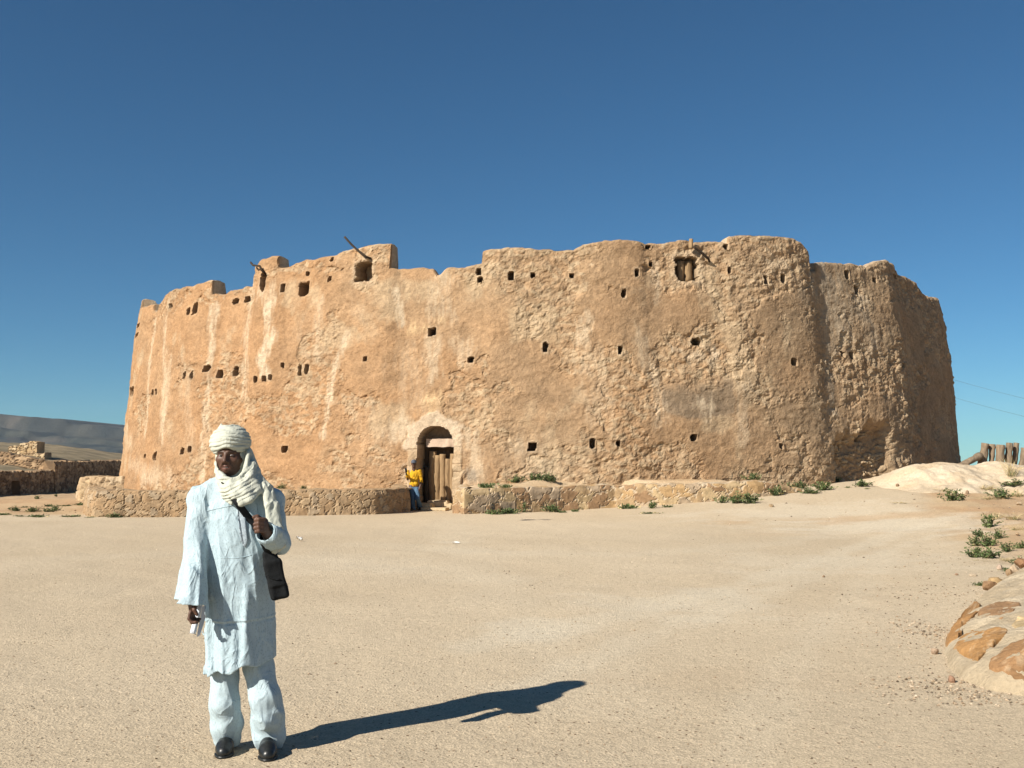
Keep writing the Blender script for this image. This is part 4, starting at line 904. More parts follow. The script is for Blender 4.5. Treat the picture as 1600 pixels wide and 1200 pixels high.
for i, (poly, colr_) in enumerate(STN):
    O = np.array([on_bank(*p)[:2] for p in poly]); c = O.mean(0)
    # densify the outline, roughen it, then fill rings inwards
    D = []
    for a, b_ in zip(O, np.roll(O, -1, 0)):
        for k in range(8): D.append(a + (b_ - a) * k / 8)
    D = np.array(D); n = len(D); D += .012 * np.stack([fbm(D[:, 0] / .07, D[:, 1] / .07, octaves=3, seed=270 + i), fbm(D[:, 0] / .07 + 9, D[:, 1] / .07, octaves=3, seed=271 + i)], -1)
    sc = [1.0, 1.0, .975, .93, .8, .62, .42, .2]; hh = [-.06, .004, .012, .015, .016, .017, .017, .017]; rows = []
    for s_, h_ in zip(sc, hh):
        P = c + (D - c) * s_; z = bank_z(P[:, 0], P[:, 1], False) + h_ + (.022 * fbm(P[:, 0] / .22, P[:, 1] / .22, octaves=5, seed=272 + i) if h_ > .005 else 0); rows.append(np.column_stack([P, z]))
    V = np.stack(rows); cz_ = float(bank_z(c[:1], c[1:], False)[0]) + .017
    cc = np.array(colr_) * (1 + .30 * fbm(V[..., 0] / .3, V[..., 1] / .3, octaves=5, seed=273 + i))[..., None] ; sp_ = (ss(.55, .7, fbm(V[..., 0] / .05, V[..., 1] / .05, octaves=2, seed=274 + i)) * .4)[..., None]; cc = cc * (1 - sp_) + np.array((.55, .42, .27)) * sp_
    VV_ = np.concatenate([V.reshape(-1, 3), [[c[0], c[1], cz_]]]); CC_ = np.concatenate([cc.reshape(-1, 3), [colr_]])
    T_ = [((len(sc) - 1) * n + k, (len(sc) - 1) * n + (k + 1) % n, len(VV_) - 1) for k in range(n)]
    me = mesh_np('stone', VV_, grid_quads(len(sc), n, True), CC_, True, np.array(T_))
    bm = bmesh.new(); bm.from_mesh(me); bmesh.ops.recalc_face_normals(bm, faces=bm.faces)
    if sum(f.normal.z for f in bm.faces) < 0: bmesh.ops.reverse_faces(bm, faces=bm.faces)
    bm.to_mesh(me); bm.free()
    o = link('stone', me, MAT_ROCK); kid(o, border)
    if i == 4: o['label'] = 'pale yellowish stone at the top right of the border'
    if i == 0: o['label'] = 'long narrow stone along the left edge of the border'

# ------------------------------------------------------------------ loose rocks
def on_any(px, py): return on_ground(px, py, 0, mound_z)
RK = [(1460, 1022, 13, 11, (.50, .36, .25), 'small pale pinkish rock on the grit left of the stone border'), (1487, 1066, 12, 13, (.42, .25, .16), 'small reddish rock on the grit in front of the stone border'), (1546, 932, 26, 15, (.36, .22, .12), 'dark tilted rock at the near end of the rock row behind the border'),
      (1557, 918, 26, 17, (.48, .33, .17), 'ochre rock second in the rock row behind the border'), (1577, 914, 12, 11, (.42, .28, .16), 'small rock between two bigger ones in the rock row'), (1586, 912, 18, 16, (.53, .40, .27), 'pale rock in the rock row behind the border'), (1598, 906, 22, 19, (.34, .19, .10), 'dark red rock at the far right of the rock row'),
      (1563, 890, 11, 10, (.55, .42, .32), 'pale pinkish rock beside a low weed above the rock row'), (1520, 900, 14, 4, (.58, .46, .32), 'thin pale stone lying on the grit under the big shrub clump'), (1495, 899, 6, 4, (.45, .30, .19), 'tiny brown stone on the grit left of the thin pale one'), (1511, 772, 6, 7, (.36, .25, .16), 'small dark stone below the sand mound beside a tuft'),
      (1403, 760, 7, 5, (.34, .22, .13), 'small dark stone at the left foot of the sand mound'), (1592, 789, 10, 6, (.52, .39, .26), 'pale stone by dry grass at the right edge'), (1590, 836, 7, 5, (.45, .32, .2), 'small stone among the shrubs at the right edge'), (1287, 902, 5, 4, (.36, .24, .15), 'lone dark pebble on the open yard'), (1205, 792, 8, 5, (.42, .3, .18), 'small stone on the yard below the last shrubs of the retaining wall')]
for i, (px, py, w, h, c, lab) in enumerate(RK):
    p = on_any(px, py)
    if 1500 < px and 880 < py < 940: p[2] = max(p[2], float(bank_z(np.array([p[0]]), np.array([p[1]]))[0]))
    k = p[1] / 1600; me = rock_mesh('rock', (w * k, w * k * .85, h * k * 1.05), 280 + i, col=tuple(v * .74 for v in c))
    o = link('rock', me, MAT_ROCK); o.location = p; o.rotation_euler = (random.uniform(-.2, .2), random.uniform(-.2, .2), random.uniform(0, 6)); tag(o, lab, 'rock', 'loose rocks at the right')
# fine gravel: far too many pieces to count
def gravel(name, spots, seed):
    r = np.random.default_rng(seed); base = np.array([(1,0,0),(-1,0,0),(0,1,0),(0,-1,0),(0,0,1),(0,0,-1)], float); tri = np.array([(0,2,4),(2,1,4),(1,3,4),(3,0,4),(2,0,5),(1,2,5),(3,1,5),(0,3,5)])
    P = []; S_ = []
    for (x, y, rx, ry, n, smin, smax) in spots:
        P.append(np.stack([x + rx * r.normal(size=n), y + ry * r.normal(size=n)], -1)); S_.append(smin + (smax - smin) * r.random(n) ** 3)
    P = np.concatenate(P); S_ = np.concatenate(S_); n = len(P); din_ = seg_dist(P[:, 0], P[:, 1], BOUT); k = (P[:, 1] > 3) & (din_ < .02); P, S_ = P[k], S_[k]; n = len(P)
    z = ground_z(P[:, 0], P[:, 1]); a = r.random(n) * 6.28
    B = base[None] * S_[:, None, None] * r.uniform(.55, 1.15, (n, 6, 1)) * np.array([1, .8, .6]); ca, sa = np.cos(a)[:, None], np.sin(a)[:, None]
    V = np.stack([B[..., 0] * ca - B[..., 1] * sa + P[:, 0:1], B[..., 0] * sa + B[..., 1] * ca + P[:, 1:2], B[..., 2] + z[:, None] + S_[:, None] * .25], -1)
    c = lerp3((.30, .21, .13), (.60, .49, .36), r.random(n)); dk = r.random(n) < .3; c[dk] = c[dk] * .4; c = np.repeat(c[:, None], 6, 1)
    T_ = (tri[None] + 6 * np.arange(n)[:, None, None]).reshape(-1, 3)
    o = link(name, mesh_np(name, V.reshape(-1, 3), np.zeros((0, 4), int), c.reshape(-1, 3), False, T_), MAT_ROCK); tag(o, kind='stuff'); return o
sp_ = []
for px, py, rx, ry, n, a_, b_ in [(1465, 1010, .35, .8, 900, .004, .016), (1490, 930, .5, .7, 600, .004, .018), (1500, 1072, .28, .22, 600, .004, .02), (1560, 1090, .45, .16, 500, .004, .02), (1470, 990, .16, .5, 500, .004, .022), (1420, 960, .9, 1.4, 700, .004, .014), (1350, 1000, 1.6, 1.8, 600, .003, .011), (800, 1080, 2.4, 1.4, 2200, .002, .010), (800, 1180, 2.0, .5, 1800, .002, .009), (700, 960, 3.0, 2.6, 2000, .003, .013), (250, 1080, 1.6, 1.4, 1200, .002, .010), (1250, 900, 3, 3.5, 1100, .004, .018), (900, 880, 6, 4, 900, .005, .02), (1540, 880, 1.2, 2.0, 350, .006, .022), (1480, 790, 3.5, 3.0, 260, .01, .05), (70, 800, 4, 1.2, 160, .01, .05), (1250, 1120, 1.6, .7, 900, .002, .008)]:
    p = on_ground(px, py); sp_.append((p[0], p[1], rx, ry, n, a_, b_))
tag(gravel('gravel', sp_, 290), kind='stuff')
# scraps of paper on the yard
for px, py, w, lab in [(468, 846, 9, 'small white paper scrap on the yard right of the man in white'), (712, 849, 12, 'flat white scrap lying on the yard below the doorway')]:
    p = on_ground(px, py); k = p[1] / 1600; n = 7; gx_, gy_ = np.meshgrid(np.linspace(-1, 1, n), np.linspace(-1, 1, n)); hgt = .06 * (1 + fbm(gx_ * 1.3 + px, gy_ * 1.3, octaves=3, seed=3)) * (1 if px < 500 else .3)
    top = np.stack([gx_ * w * k / 2, gy_ * w * k * .4, hgt + .004], -1).reshape(-1, 3); me = mesh_np('paper_scrap', np.concatenate([top, top - [0, 0, .003]]), np.concatenate([grid_quads(n, n), grid_quads(n, n)[:, ::-1] + n * n]))
    o = link('paper_scrap', me, simple_mat('scrap_paper', (.75, .73, .68), .1, 5, 0)); o.location = p; tag(o, lab, 'paper', 'paper scraps on the yard')
# ------------------------------------------------------------------ desert shrubs and weeds
def plant_mesh(kind, seed):
    """unit plant: about 1 wide, 1 tall; many little leaves on thin stems."""
    r = np.random.default_rng(seed); V, Qd, C_ = [], [], []
    def quad(p, d, w, l, c):
        d = d / np.linalg.norm(d); s = np.cross(d, r.normal(size=3)); s /= np.linalg.norm(s) + 1e-9
        b = len(V); V.extend([p - s * w * .25, p + s * w * .25, p + d * l * .55 + s * w * .5, p + d * l]); V.extend([p + d * l * .55 - s * w * .5]); Qd.append((b, b + 1, b + 2, b + 3)); Qd.append((b, b + 3, b + 4, b + 4)); C_.extend([c] * 5)
    gr = [(.090, .120, .042), (.062, .092, .032), (.12, .145, .06), (.05, .07, .028)]; dry = [(.42, .33, .17), (.50, .40, .22), (.34, .26, .13), (.45, .37, .2)]
    nst = {'bush': 34, 'mat': 40, 'dry': 60}[kind]
    for i in range(nst):
        a = r.uniform(0, 6.28); lean = {'bush': r.uniform(.1, 1.1), 'mat': r.uniform(.9, 1.45), 'dry': r.uniform(.05, .8)}[kind]; Ln = {'bush': r.uniform(.5, 1.05), 'mat': r.uniform(.3, .6), 'dry': r.uniform(.4, 1.1)}[kind]
        d = np.array([math.sin(lean) * math.cos(a), math.sin(lean) * math.sin(a), math.cos(lean)]); p0 = np.array([r.normal() * .12, r.normal() * .12, 0.])
        pal = dry if (kind == 'dry' or r.random() < .07) else gr
        c0 = np.array(pal[r.integers(4)])
        if kind == 'dry':
            p = p0.copy(); 
            for k in range(3): quad(p, d + np.array([0, 0, -.25 * k]) + r.normal(size=3) * .08, .022, Ln * .45, c0); p = p + d * Ln * .3
            if r.random() < .35: quad(p0, d + r.normal(size=3) * .2, .03, Ln * .5, np.array(gr[r.integers(4)]))
            continue
        quad(p0, d, .02, Ln * .9, np.array((.16, .12, .06)))
        nl = 11 if kind == 'bush' else 8
        for k in range(nl):
            t = r.uniform(.15, 1); p = p0 + d * Ln * t + r.normal(size=3) * .035; dd = d * .6 + r.normal(size=3) * .75 + np.array([0, 0, .25])
            quad(p, dd, r.uniform(.05, .10), r.uniform(.10, .2), c0 * r.uniform(.75, 1.35))
    V = np.array(V); V[:, 2] = np.maximum(V[:, 2], .0)
    if kind == 'mat': V[:, 2] /= max(V[:, 2].max(), 1e-6)
    else: V[:, 2] /= np.percentile(V[:, 2], 99)
    V[:, :2] /= np.percentile(np.abs(V[:, :2]), 97) * 2
    q = np.array(Qd); tq = q[q[:, 3] != q[:, 2]]; tt_ = q[q[:, 3] == q[:, 2]][:, :3]
    return mesh_np(kind, V, tq, np.array(C_), False, tt_)
m, nt, b = new_mat('desert_leaf')
at = N(nt, 'ShaderNodeAttribute', attribute_name='Col'); L(nt, at.outputs['Color'], b.inputs['Base Color']); b.inputs['Roughness'].default_value = .7; b.inputs['Subsurface Weight'].default_value = 0
MAT_LEAF = m
PM = {k: [plant_mesh(k, 400 + i * 7 + len(k)) for i in range(5)] for k in ('bush', 'mat', 'dry')}
for v in PM.values():
    for me in v: me.materials.append(MAT_LEAF)
pc = 0
def plant(px, py, w, h, kind, lab, group, zf=None, noun=None):
    global pc
    p = on_ground(px, py, 0, zf or mound_z); k = p[1] / 1600; pc += 1
    name = noun or {'bush': 'shrub', 'mat': 'weed', 'dry': 'dry_grass'}[kind]
    o = bpy.data.objects.new(name, PM[kind][pc % 5]); COL.objects.link(o); o.location = p - np.array([0, 0, .02]); s = w * k; o.rotation_euler = (0, 0, 1.7 * pc); o.scale = (s, s, max(h * k, .04))
    tag(o, lab, name.replace('_', ' '), group, 'thing'); return o
tz = lambda x, y: .91 + .06 * float(np.clip((x + 2) / 11, 0, 1))
tzl = lambda x, y: .66
ORD = ['first', 'second', 'third', 'fourth', 'fifth', 'sixth', 'seventh', 'eighth', 'ninth', 'tenth', 'eleventh', 'twelfth', 'thirteenth', 'fourteenth', 'fifteenth', 'sixteenth', 'seventeenth', 'eighteenth']
foot = [(772, 800, 22, 7, 'mat'), (793, 799, 26, 8, 'mat'), (814, 797, 16, 11, 'bush'), (864, 796.5, 26, 9, 'bush'), (879, 797.5, 12, 4, 'mat'), (899, 796, 10, 4, 'mat'), (907, 793, 11, 9, 'bush'), (983, 791, 24, 7, 'mat'), (1018, 791, 14, 9, 'bush'), (1043, 789, 13, 4, 'mat'), (1129, 782.5, 16, 9, 'bush'), (1152, 783, 20, 12, 'bush'), (1172, 783, 22, 11, 'bush')]
for i, (x, y, w, h, k) in enumerate(foot): plant(x, y + 3.5, w * 1.15, h * 1.45, k, f'{"flat weed" if k == "mat" else "small green shrub"} at the foot of the right retaining wall, {ORD[i]} from the door', 'plants along the foot of the right retaining wall')
plant(1018, 802, 32, 3.5, 'mat', 'flat weed growing alone on the yard in front of the right retaining wall', 'weeds on the yard')
top = [(762, 761, 24, 8, 'mat'), (791, 761, 14, 6, 'mat'), (806, 753.5, 20, 10, 'bush'), (834, 753, 22, 12, 'bush'), (856, 753, 24, 13, 'bush'), (901, 749, 14, 7, 'bush'), (924, 748, 30, 6, 'mat'), (992, 747, 16, 8, 'bush'), (1015, 747, 9, 8, 'bush'), (1080, 748, 20, 8, 'dry'), (1163, 750, 18, 8, 'dry'), (1178, 750.5, 24, 11, 'bush')]
for i, (x, y, w, h, k) in enumerate(top): plant(x, y, w * 1.1, h * 1.15, k, f'{dict(mat="green weed", bush="green shrub", dry="tuft of dry grass")[k]} on the terrace along the fort, {ORD[i]} right of the door', 'plants on the terrace right of the door', tz)
for i, (x, y, w, h, k) in enumerate([(440, 765, 13, 10, 'bush'), (474, 765, 9, 7, 'bush')]): plant(x, y, w, h, k, ['green tuft on top of the left retaining wall just right of the white robed man', 'smaller green tuft on top of the left retaining wall, further towards the door'][i], 'tufts on the left retaining wall', tzl)
row = [(1216, 774, 28, 16, 'bush', 'dark green shrub at the right end of the retaining wall, nearest the yard'), (1233, 767, 24, 14, 'bush', 'shrub just behind the nearest one at the end of the retaining wall'), (1252, 766, 26, 15, 'bush', 'middle shrub of the row past the end of the retaining wall'), (1266, 771, 28, 8, 'bush', 'low shrub in front of the row past the end of the retaining wall'), (1286, 766, 28, 14, 'bush', 'rounded shrub closing the row before the bare sand'), (1346, 760, 29, 11, 'bush', 'lone rounded dark green shrub left of the sand mound'), (1308, 753, 14, 9, 'bush', 'small shrub at the dark eroded foot of the fort'), (1259, 751, 20, 9, 'bush', 'grey green shrub close against the fort behind the row'), (1281, 752, 16, 8, 'bush', 'small tuft close against the fort beside its eroded foot'), (1325, 762, 9, 4, 'mat', 'tiny weed on sand left of the lone rounded shrub'), (1355, 764, 8, 3, 'mat', 'tiny weed at the right foot of the lone rounded shrub'),
       (1489, 782, 32, 19, 'bush', 'green spiky shrub standing alone on the sand below the mound'), (1566, 778, 34, 15, 'bush', 'wide green shrub on dry ground at the foot of the mound near the right edge'), (1585, 759, 38, 11, 'bush', 'shrub with long dry stalks on the side of the mound at the right edge'),
       (1545, 824, 23, 21, 'bush', 'tall dark shrub at the top of the right hand clump'), (1531, 838, 20, 13, 'bush', 'small shrub between the tall one and the clump below it'), (1560, 842, 20, 17, 'bush', 'compact shrub right of the right hand clump'), (1524, 852, 24, 16, 'bush', 'shrub at the left of the middle of the right hand clump'), (1543, 853, 26, 19, 'bush', 'bushy shrub in the middle of the right hand clump'), (1524, 871, 28, 17, 'bush', 'lowest shrub at the left of the right hand clump'), (1543, 872, 34, 18, 'bush', 'broad shrub at the bottom of the right hand clump'), (1575, 861, 24, 15, 'bush', 'round shrub right of the broad bottom shrub of the clump'), (1596, 857, 20, 13, 'bush', 'shrub cut by the right edge beside the round one'), (1594, 882, 26, 13, 'bush', 'low shrub at the right edge above the rock row'), (1577, 893, 20, 8, 'bush', 'low weed beside the pale pinkish rock above the rock row'), (1531, 915, 22, 8, 'bush', 'flat green weed just left of the rock row')]
for r_ in row: plant(*r_[:5], r_[5], 'shrubs on the sand at the right')
for r_ in [(1476, 768, 28, 7, 'dry', 'dry straw tuft left of the spiky shrub below the mound'), (1542, 765, 32, 9, 'dry', 'dry grass low on the mound left of the shrub with stalks'), (1544, 780, 36, 6, 'dry', 'thin dry grass left of the wide green shrub'), (1590, 776, 32, 12, 'dry', 'dry grass right of the wide green shrub'), (1556, 812, 36, 13, 'dry', 'dry grass tuft above the tall dark shrub of the clump'), (1583, 812, 34, 12, 'dry', 'dry yellow grass at the right edge above the clump'), (1590, 828, 26, 8, 'dry', 'short dry grass at the right edge beside the tall shrub'), (1580, 745, 26, 30, 'dry', 'tall thin dry stalks rising on the mound near the right edge'), (1573, 876, 24, 7, 'dry', 'sparse dry grass under the round shrub of the clump'), (1409, 786, 34, 3.5, 'dry', 'flattened dry straw on the sand right of the yard'), (1535, 876, 30, 4, 'dry', 'flat dry litter at the foot of the clump')]:
    plant(*r_[:5], r_[5], 'dry grass on the right')
lw = [(6, 804.5, 18, 5, 'mat'), (24, 798, 17, 8, 'bush'), (39, 793, 12, 4, 'mat'), (50, 800, 24, 9, 'bush'), (74, 800, 19, 7, 'bush'), (87, 798, 17, 9, 'bush'), (77, 791, 12, 5, 'mat'), (58, 780, 9, 6, 'bush'), (88, 776, 6, 5, 'bush'), (128, 773.5, 18, 7, 'bush'), (126, 789.5, 15, 6, 'mat'), (101, 791, 20, 4, 'mat'), (60, 807.5, 34, 6, 'mat'), (112, 807.5, 24, 5, 'mat'), (30, 807, 12, 4, 'mat'), (141, 808.5, 14, 3, 'mat'), (180, 808.5, 26, 8, 'bush')]
lp = ['flat weed at the left edge of the photo where the yard ends', 'green tuft near the left edge between two flatter weeds', 'small flat weed behind the tufts at the left edge', 'bushy green tuft in the weed patch beyond the yard, largest at its left', 'low tuft in the middle of the weed patch beyond the yard', 'tall tuft right of the middle of the weed patch', 'small weed right behind the middle of the weed patch', 'lone tuft on bare earth in front of the low house', 'tiny tuft on bare earth right of the lone one', 'tuft at the corner of the low wall and the shaded house', 'flat weed halfway between that corner and the yard', 'thin strip of weed left of the retaining wall end', 'wide flat weed along the yard edge under the bushy tuft', 'flat weed on the yard edge near the retaining wall end', 'small flat weed on the yard edge near the left side', 'tiny flat weed at the left end of the retaining wall', 'green tuft at the foot of the left retaining wall near its left end']
for (x, y, w, h, k), lab in zip(lw, lp): plant(x, y, w, h, k, lab, 'weeds beyond the yard at the left')
# ------------------------------------------------------------------ materials for people
def skin_mat(name):
    m, nt, b = new_mat(name); at = N(nt, 'ShaderNodeAttribute', attribute_name='Col'); L(nt, at.outputs['Color'], b.inputs['Base Color'])
    b.inputs['Roughness'].default_value = .5; b.inputs['Specular IOR Level'].default_value = .35
    return m
def cloth_mat(name, color, wr=.006, scale=26, weave=0., rough=.85, sub=.0):
    m, nt, b = new_mat(name); tc = N(nt, 'ShaderNodeTexCoord'); mp = N(nt, 'ShaderNodeMapping'); mp.inputs['Scale'].default_value = (1, 1, .45); L(nt, tc.outputs['Object'], mp.inputs[0])
    n1 = N(nt, 'ShaderNodeTexNoise', Scale=scale, Detail=4., Roughness=.55, Distortion=.8); L(nt, mp.outputs[0], n1.inputs['Vector'])
    rgb = N(nt, 'ShaderNodeRGB'); rgb.outputs[0].default_value = tuple(color) + (1,); c = mult(nt, rgb.outputs[0], ramp(nt, n1.outputs['Fac'], [(.3, .93), (.7, 1.03)]).outputs[0])
    if weave:                                                     # damask figure woven into the cotton
        vo = N(nt, 'ShaderNodeTexVoronoi', Scale=110.); mp2 = N(nt, 'ShaderNodeMapping'); mp2.inputs['Scale'].default_value = (1, .6, .62); L(nt, tc.outputs['Object'], mp2.inputs[0]); L(nt, mp2.outputs[0], vo.inputs['Vector'])
        c = mult(nt, c, ramp(nt, vo.outputs['Distance'], [(.22, 1 - weave), (.42, 1.0)]).outputs[0])
    n3 = N(nt, 'ShaderNodeTexNoise', Scale=scale * .55, Detail=2., Roughness=.5, Distortion=1.6); L(nt, mp.outputs[0], n3.inputs['Vector'])
    rd = ramp(nt, n3.outputs['Fac'], [(.40, 0.), (.5, 1.), (.56, .15), (.66, .0)])      # pressed-in creases
    L(nt, c, b.inputs['Base Color']); L(nt, bump(nt, rd.outputs[0], wr * 1.3, .8, bump(nt, n1.outputs['Fac'], wr)), b.inputs['Normal']); b.inputs['Roughness'].default_value = rough
    return m
M_SKIN = skin_mat('dark_skin')
M_ROBE = cloth_mat('white_damask_cotton', (.375, .475, .52), .0026, 15, .20, .7)
M_TROU = cloth_mat('white_cotton_trousers', (.385, .475, .51), .0028, 14, .14, .75)
M_SCARF = cloth_mat('cream_muslin', (.47, .48, .405), .0011, 34)
M_SHOE = simple_mat('black_leather', (.012, .013, .013), .3, 20, .002, .38, .5)
M_BAG = simple_mat('black_canvas', (.010, .011, .012), .3, 60, .003, .8)
M_PAPER = simple_mat('white_paper', (.60, .64, .70), .05, 9, 0)
M_EYE = simple_mat('eye_white', (.13, .10, .085), .05, 5, 0, .3, .5)
M_IRIS = simple_mat('dark_iris', (.008, .006, .005), .1, 5, 0, .15, .5)
M_TEETH = simple_mat('teeth', (.62, .56, .48), .1, 30, 0, .4, .4)

# ------------------------------------------------------------------ the man in white
YM = 5.80
def W(px, py, dy=0.): return on_plane(px, py, YM + dy)
BASE = Vector((-1.47, 5.72, gz(-1.47, 5.72)))
KP = YM / 1600                                                    # metres per photo pixel at his distance
def fold(x, y, z, sx, sz, seed, octv=3): return fbm(x * sx, y * sx, z * sz, octaves=octv, seed=seed)
def crease(x, y, z, sx, sz, seed):
    n = vnoise(x * sx, y * sx, z * sz, seed); return 1 - np.abs(n) * 2                # ridged: narrow cloth folds

# --- body: one surface from head to ankles
HD = W(359.5, 711)                                               # between the eyes' level and the nose
body = Field((-2.06, 5.25, -.02), (-1.02, 6.16, 1.80), .0045)
yaw = Matrix.Rotation(R_(-2), 3, 'Z') @ Matrix.Rotation(R_(4), 3, 'X')
def hd(x, y, z): return np.array(HD) + np.array(yaw @ Vector((x, y, z)))   # head frame: x right in the picture, -y towards the viewer
body.ell(hd(0, .035, .045), (.076, .098, .098), yaw, .01)
body.ell(hd(0, -.012, -.028), (.063, .070, .090), yaw, .03)
body.ell(hd(0, -.052, -.083), (.027, .026, .026), yaw, .03)       # chin
for s in (-1, 1):
    body.ell(hd(s * .046, -.045, -.022), (.020, .022, .019), yaw, .02)   # cheekbones, raised by the smile
    body.cap(hd(s * .058, .0, -.03), hd(s * .036, -.035, -.085), .022, .018, .03)
    body.ell(hd(s * .031, -.088, .004), (.020, .020, .0135), yaw, .010, True)    # eye sockets
    body.cap(hd(s * .012, -.073, .022), hd(s * .050, -.060, .022), .0085, .007, .012)   # brow
    body.cap(hd(s * .018, -.086, -.042), hd(s * .034, -.070, -.066), .006, .005, .008)    # smile fold
body.cap(hd(0, -.076, .012), hd(0, -.098, -.026), .0085, .0125, .010)
for s in (-1, 1): body.ell(hd(s * .013, -.087, -.032), (.0095, .011, .0085), yaw, .006)
body.cap(hd(-.026, -.071, -.050), hd(0, -.083, -.059), .0055, .0065, .006); body.cap(hd(.026, -.071, -.050), hd(0, -.083, -.059), .0055, .0065, .006)
body.cap(hd(-.022, -.069, -.060), hd(0, -.079, -.0725), .005, .007, .006); body.cap(hd(.022, -.069, -.060), hd(0, -.079, -.0725), .005, .007, .006)
body.ell(hd(0, -.085, -.0635), (.021, .012, .0032), yaw, .003, True)
for s in (-1, 1): body.ell(hd(s * .077, .03, -.01), (.012, .022, .032), yaw, .01)         # ears under the scarf
body.cap(W(362, 740, .03), W(368, 775, .03), .058, .062, .03)      # neck
body.ell(W(369, 815, .03), (.165, .095, .19), None, .05); body.ell(W(371, 905, .02), (.14, .09, .17), None, .06); body.ell(W(373, 985, .05), (.14, .075, .13), None, .05)
SHL, ELL_, WRL = W(315, 780, .02), W(308, 856, -.05), W(302, 934, -.19)
SHR, ELR, WRR = W(426, 780, .03), W(429, 852, -.06), W(417, 834, -.20)
body.cap(SHL, ELL_, .038, .034, .04); body.cap(ELL_, WRL, .034, .026, .02)
body.cap(SHR, ELR, .038, .034, .04); body.cap(ELR, WRR, .033, .027, .02)
KNL, ANL, KNR, ANR = W(351, 1082, .04), W(354, 1146, .10), W(411, 1085, .015), W(417, 1152, .05)
body.cap(W(352, 990, .06), KNL, .062, .042, .05); body.cap(KNL, ANL, .042, .034, .03)
body.cap(W(396, 990, .06), KNR, .062, .042, .05); body.cap(KNR, ANR, .042, .034, .03)
for A_, s in ((ANL, -.05), (ANR, .02)):
    body.chain([A_, A_ + [s * .15, -.03, -.045], A_ + [s * .4, -.08, -.062]], [.035, .03, .018], .02)
# hanging hand, fingers curled round the paper roll
def hand_chain(pts, r0, r1, k0=.010):
    n = len(pts); body.chain([np.array(p) for p in pts], [r0 + (r1 - r0) * i / (n - 1) for i in range(n)], .004, k0)
body.ell(WRL + [.000, -.004, -.045], (.021, .037, .047), None, .015); body.cap(WRL, WRL + [0, 0, -.03], .027, .026, .012)
for i, (dy, ln) in enumerate([(-.036, .92), (-.012, 1.0), (.012, .95), (.034, .8)]):
    p0 = WRL + [-.004, dy, -.078]
    hand_chain([p0, p0 + [-.004, -.004, -.030 * ln], p0 + [.012, -.006, -.052 * ln], p0 + [.034, -.006, -.050 * ln]], .0098, .0082)
hand_chain([WRL + [.008, -.030, -.035], WRL + [.022, -.048, -.058], WRL + [.036, -.046, -.082]], .0125, .0095)
# raised hand closed on the strap
HC = W(409, 820, -.235)
body.ell(HC + [.004, .01, .0], (.030, .026, .040), Matrix.Rotation(R_(18), 3, 'Y'), .014); body.cap(WRR, HC + [.01, .012, -.02], .027, .026, .012)
for i, (dz, ln) in enumerate([(.034, .92), (.013, 1.0), (-.008, .96), (-.028, .82)]):
    p0 = HC + [.012, -.018, dz - .004]
    hand_chain([p0, p0 + [-.022 * ln, -.016, .001], p0 + [-.044 * ln, -.006, -.004], p0 + [-.046 * ln, .018, -.006]], .0105, .0085)
hand_chain([HC + [-.004, .0, .030], HC + [-.020, -.016, .046], HC + [-.038, -.024, .043]], .0125, .0095)
def skin_col(V):
    c = np.tile(np.array([.092, .046, .029]), (len(V), 1)); c *= (1 + .12 * fbm(V[:, 0] * 40, V[:, 1] * 40, V[:, 2] * 40, octaves=3, seed=501))[:, None]
    q = (V - np.array(HD)) @ np.array(yaw)
    lip = np.exp(-((q[:, 0] / .026) ** 4) - ((q[:, 2] + .0635) / .0125) ** 2) * (q[:, 1] < -.06); c = c * (1 - .8 * lip[:, None]) + np.array([.17, .075, .058]) * .8 * lip[:, None]
    for s in (-1, 1):
        br = np.exp(-(((q[:, 0] - s * .032) / .019) ** 4) - ((q[:, 2] - .0215) / .0055) ** 2) * (q[:, 1] < -.04); c *= (1 - .8 * br)[:, None]
    chin = np.exp(-(q[:, 0] / .03) ** 2 - ((q[:, 2] + .10) / .022) ** 2) * (q[:, 1] < -.03) * .5; c *= (1 - chin[:, None] * np.array([.4, .4, .4]))
    return c
man = link('person', body.mesh('person_body', skin_col), M_SKIN)
tag(man, 'smiling man in long white tunic, trousers and cream turban standing in the foreground', 'person')
for v in [man]:
    pass
def wear(name, fld, mat, parent=None, colf=None):
    o = link(name, fld.mesh(name, colf), mat, parent or man); return o
for s in (-1, 1):
    bm = bmesh.new(); bmesh.ops.create_uvsphere(bm, u_segments=16, v_segments=10, radius=.0118); me = bpy.data.meshes.new('eye'); bm.to_mesh(me); bm.free()
    e = link('eye', me, M_EYE, man); e.location = hd(s * .031, -.0655, .0025); e.scale = (1, 1, .62)
    bm = bmesh.new(); bmesh.ops.create_uvsphere(bm, u_segments=12, v_segments=8, radius=.0062); me = bpy.data.meshes.new('iris'); bm.to_mesh(me); bm.free()
    ir = link('iris', me, M_IRIS, e); ir.location = Vector(yaw @ Vector((-.001, -.0075, -.0005)))
t_ = Field(hd(-.03, -.09, -.09), hd(.03, -.05, -.04), .0025)
t_.n; t_.ell(hd(0, -.070, -.0632), (.018, .0095, .0042), yaw, 0); wear('teeth', t_, M_TEETH)

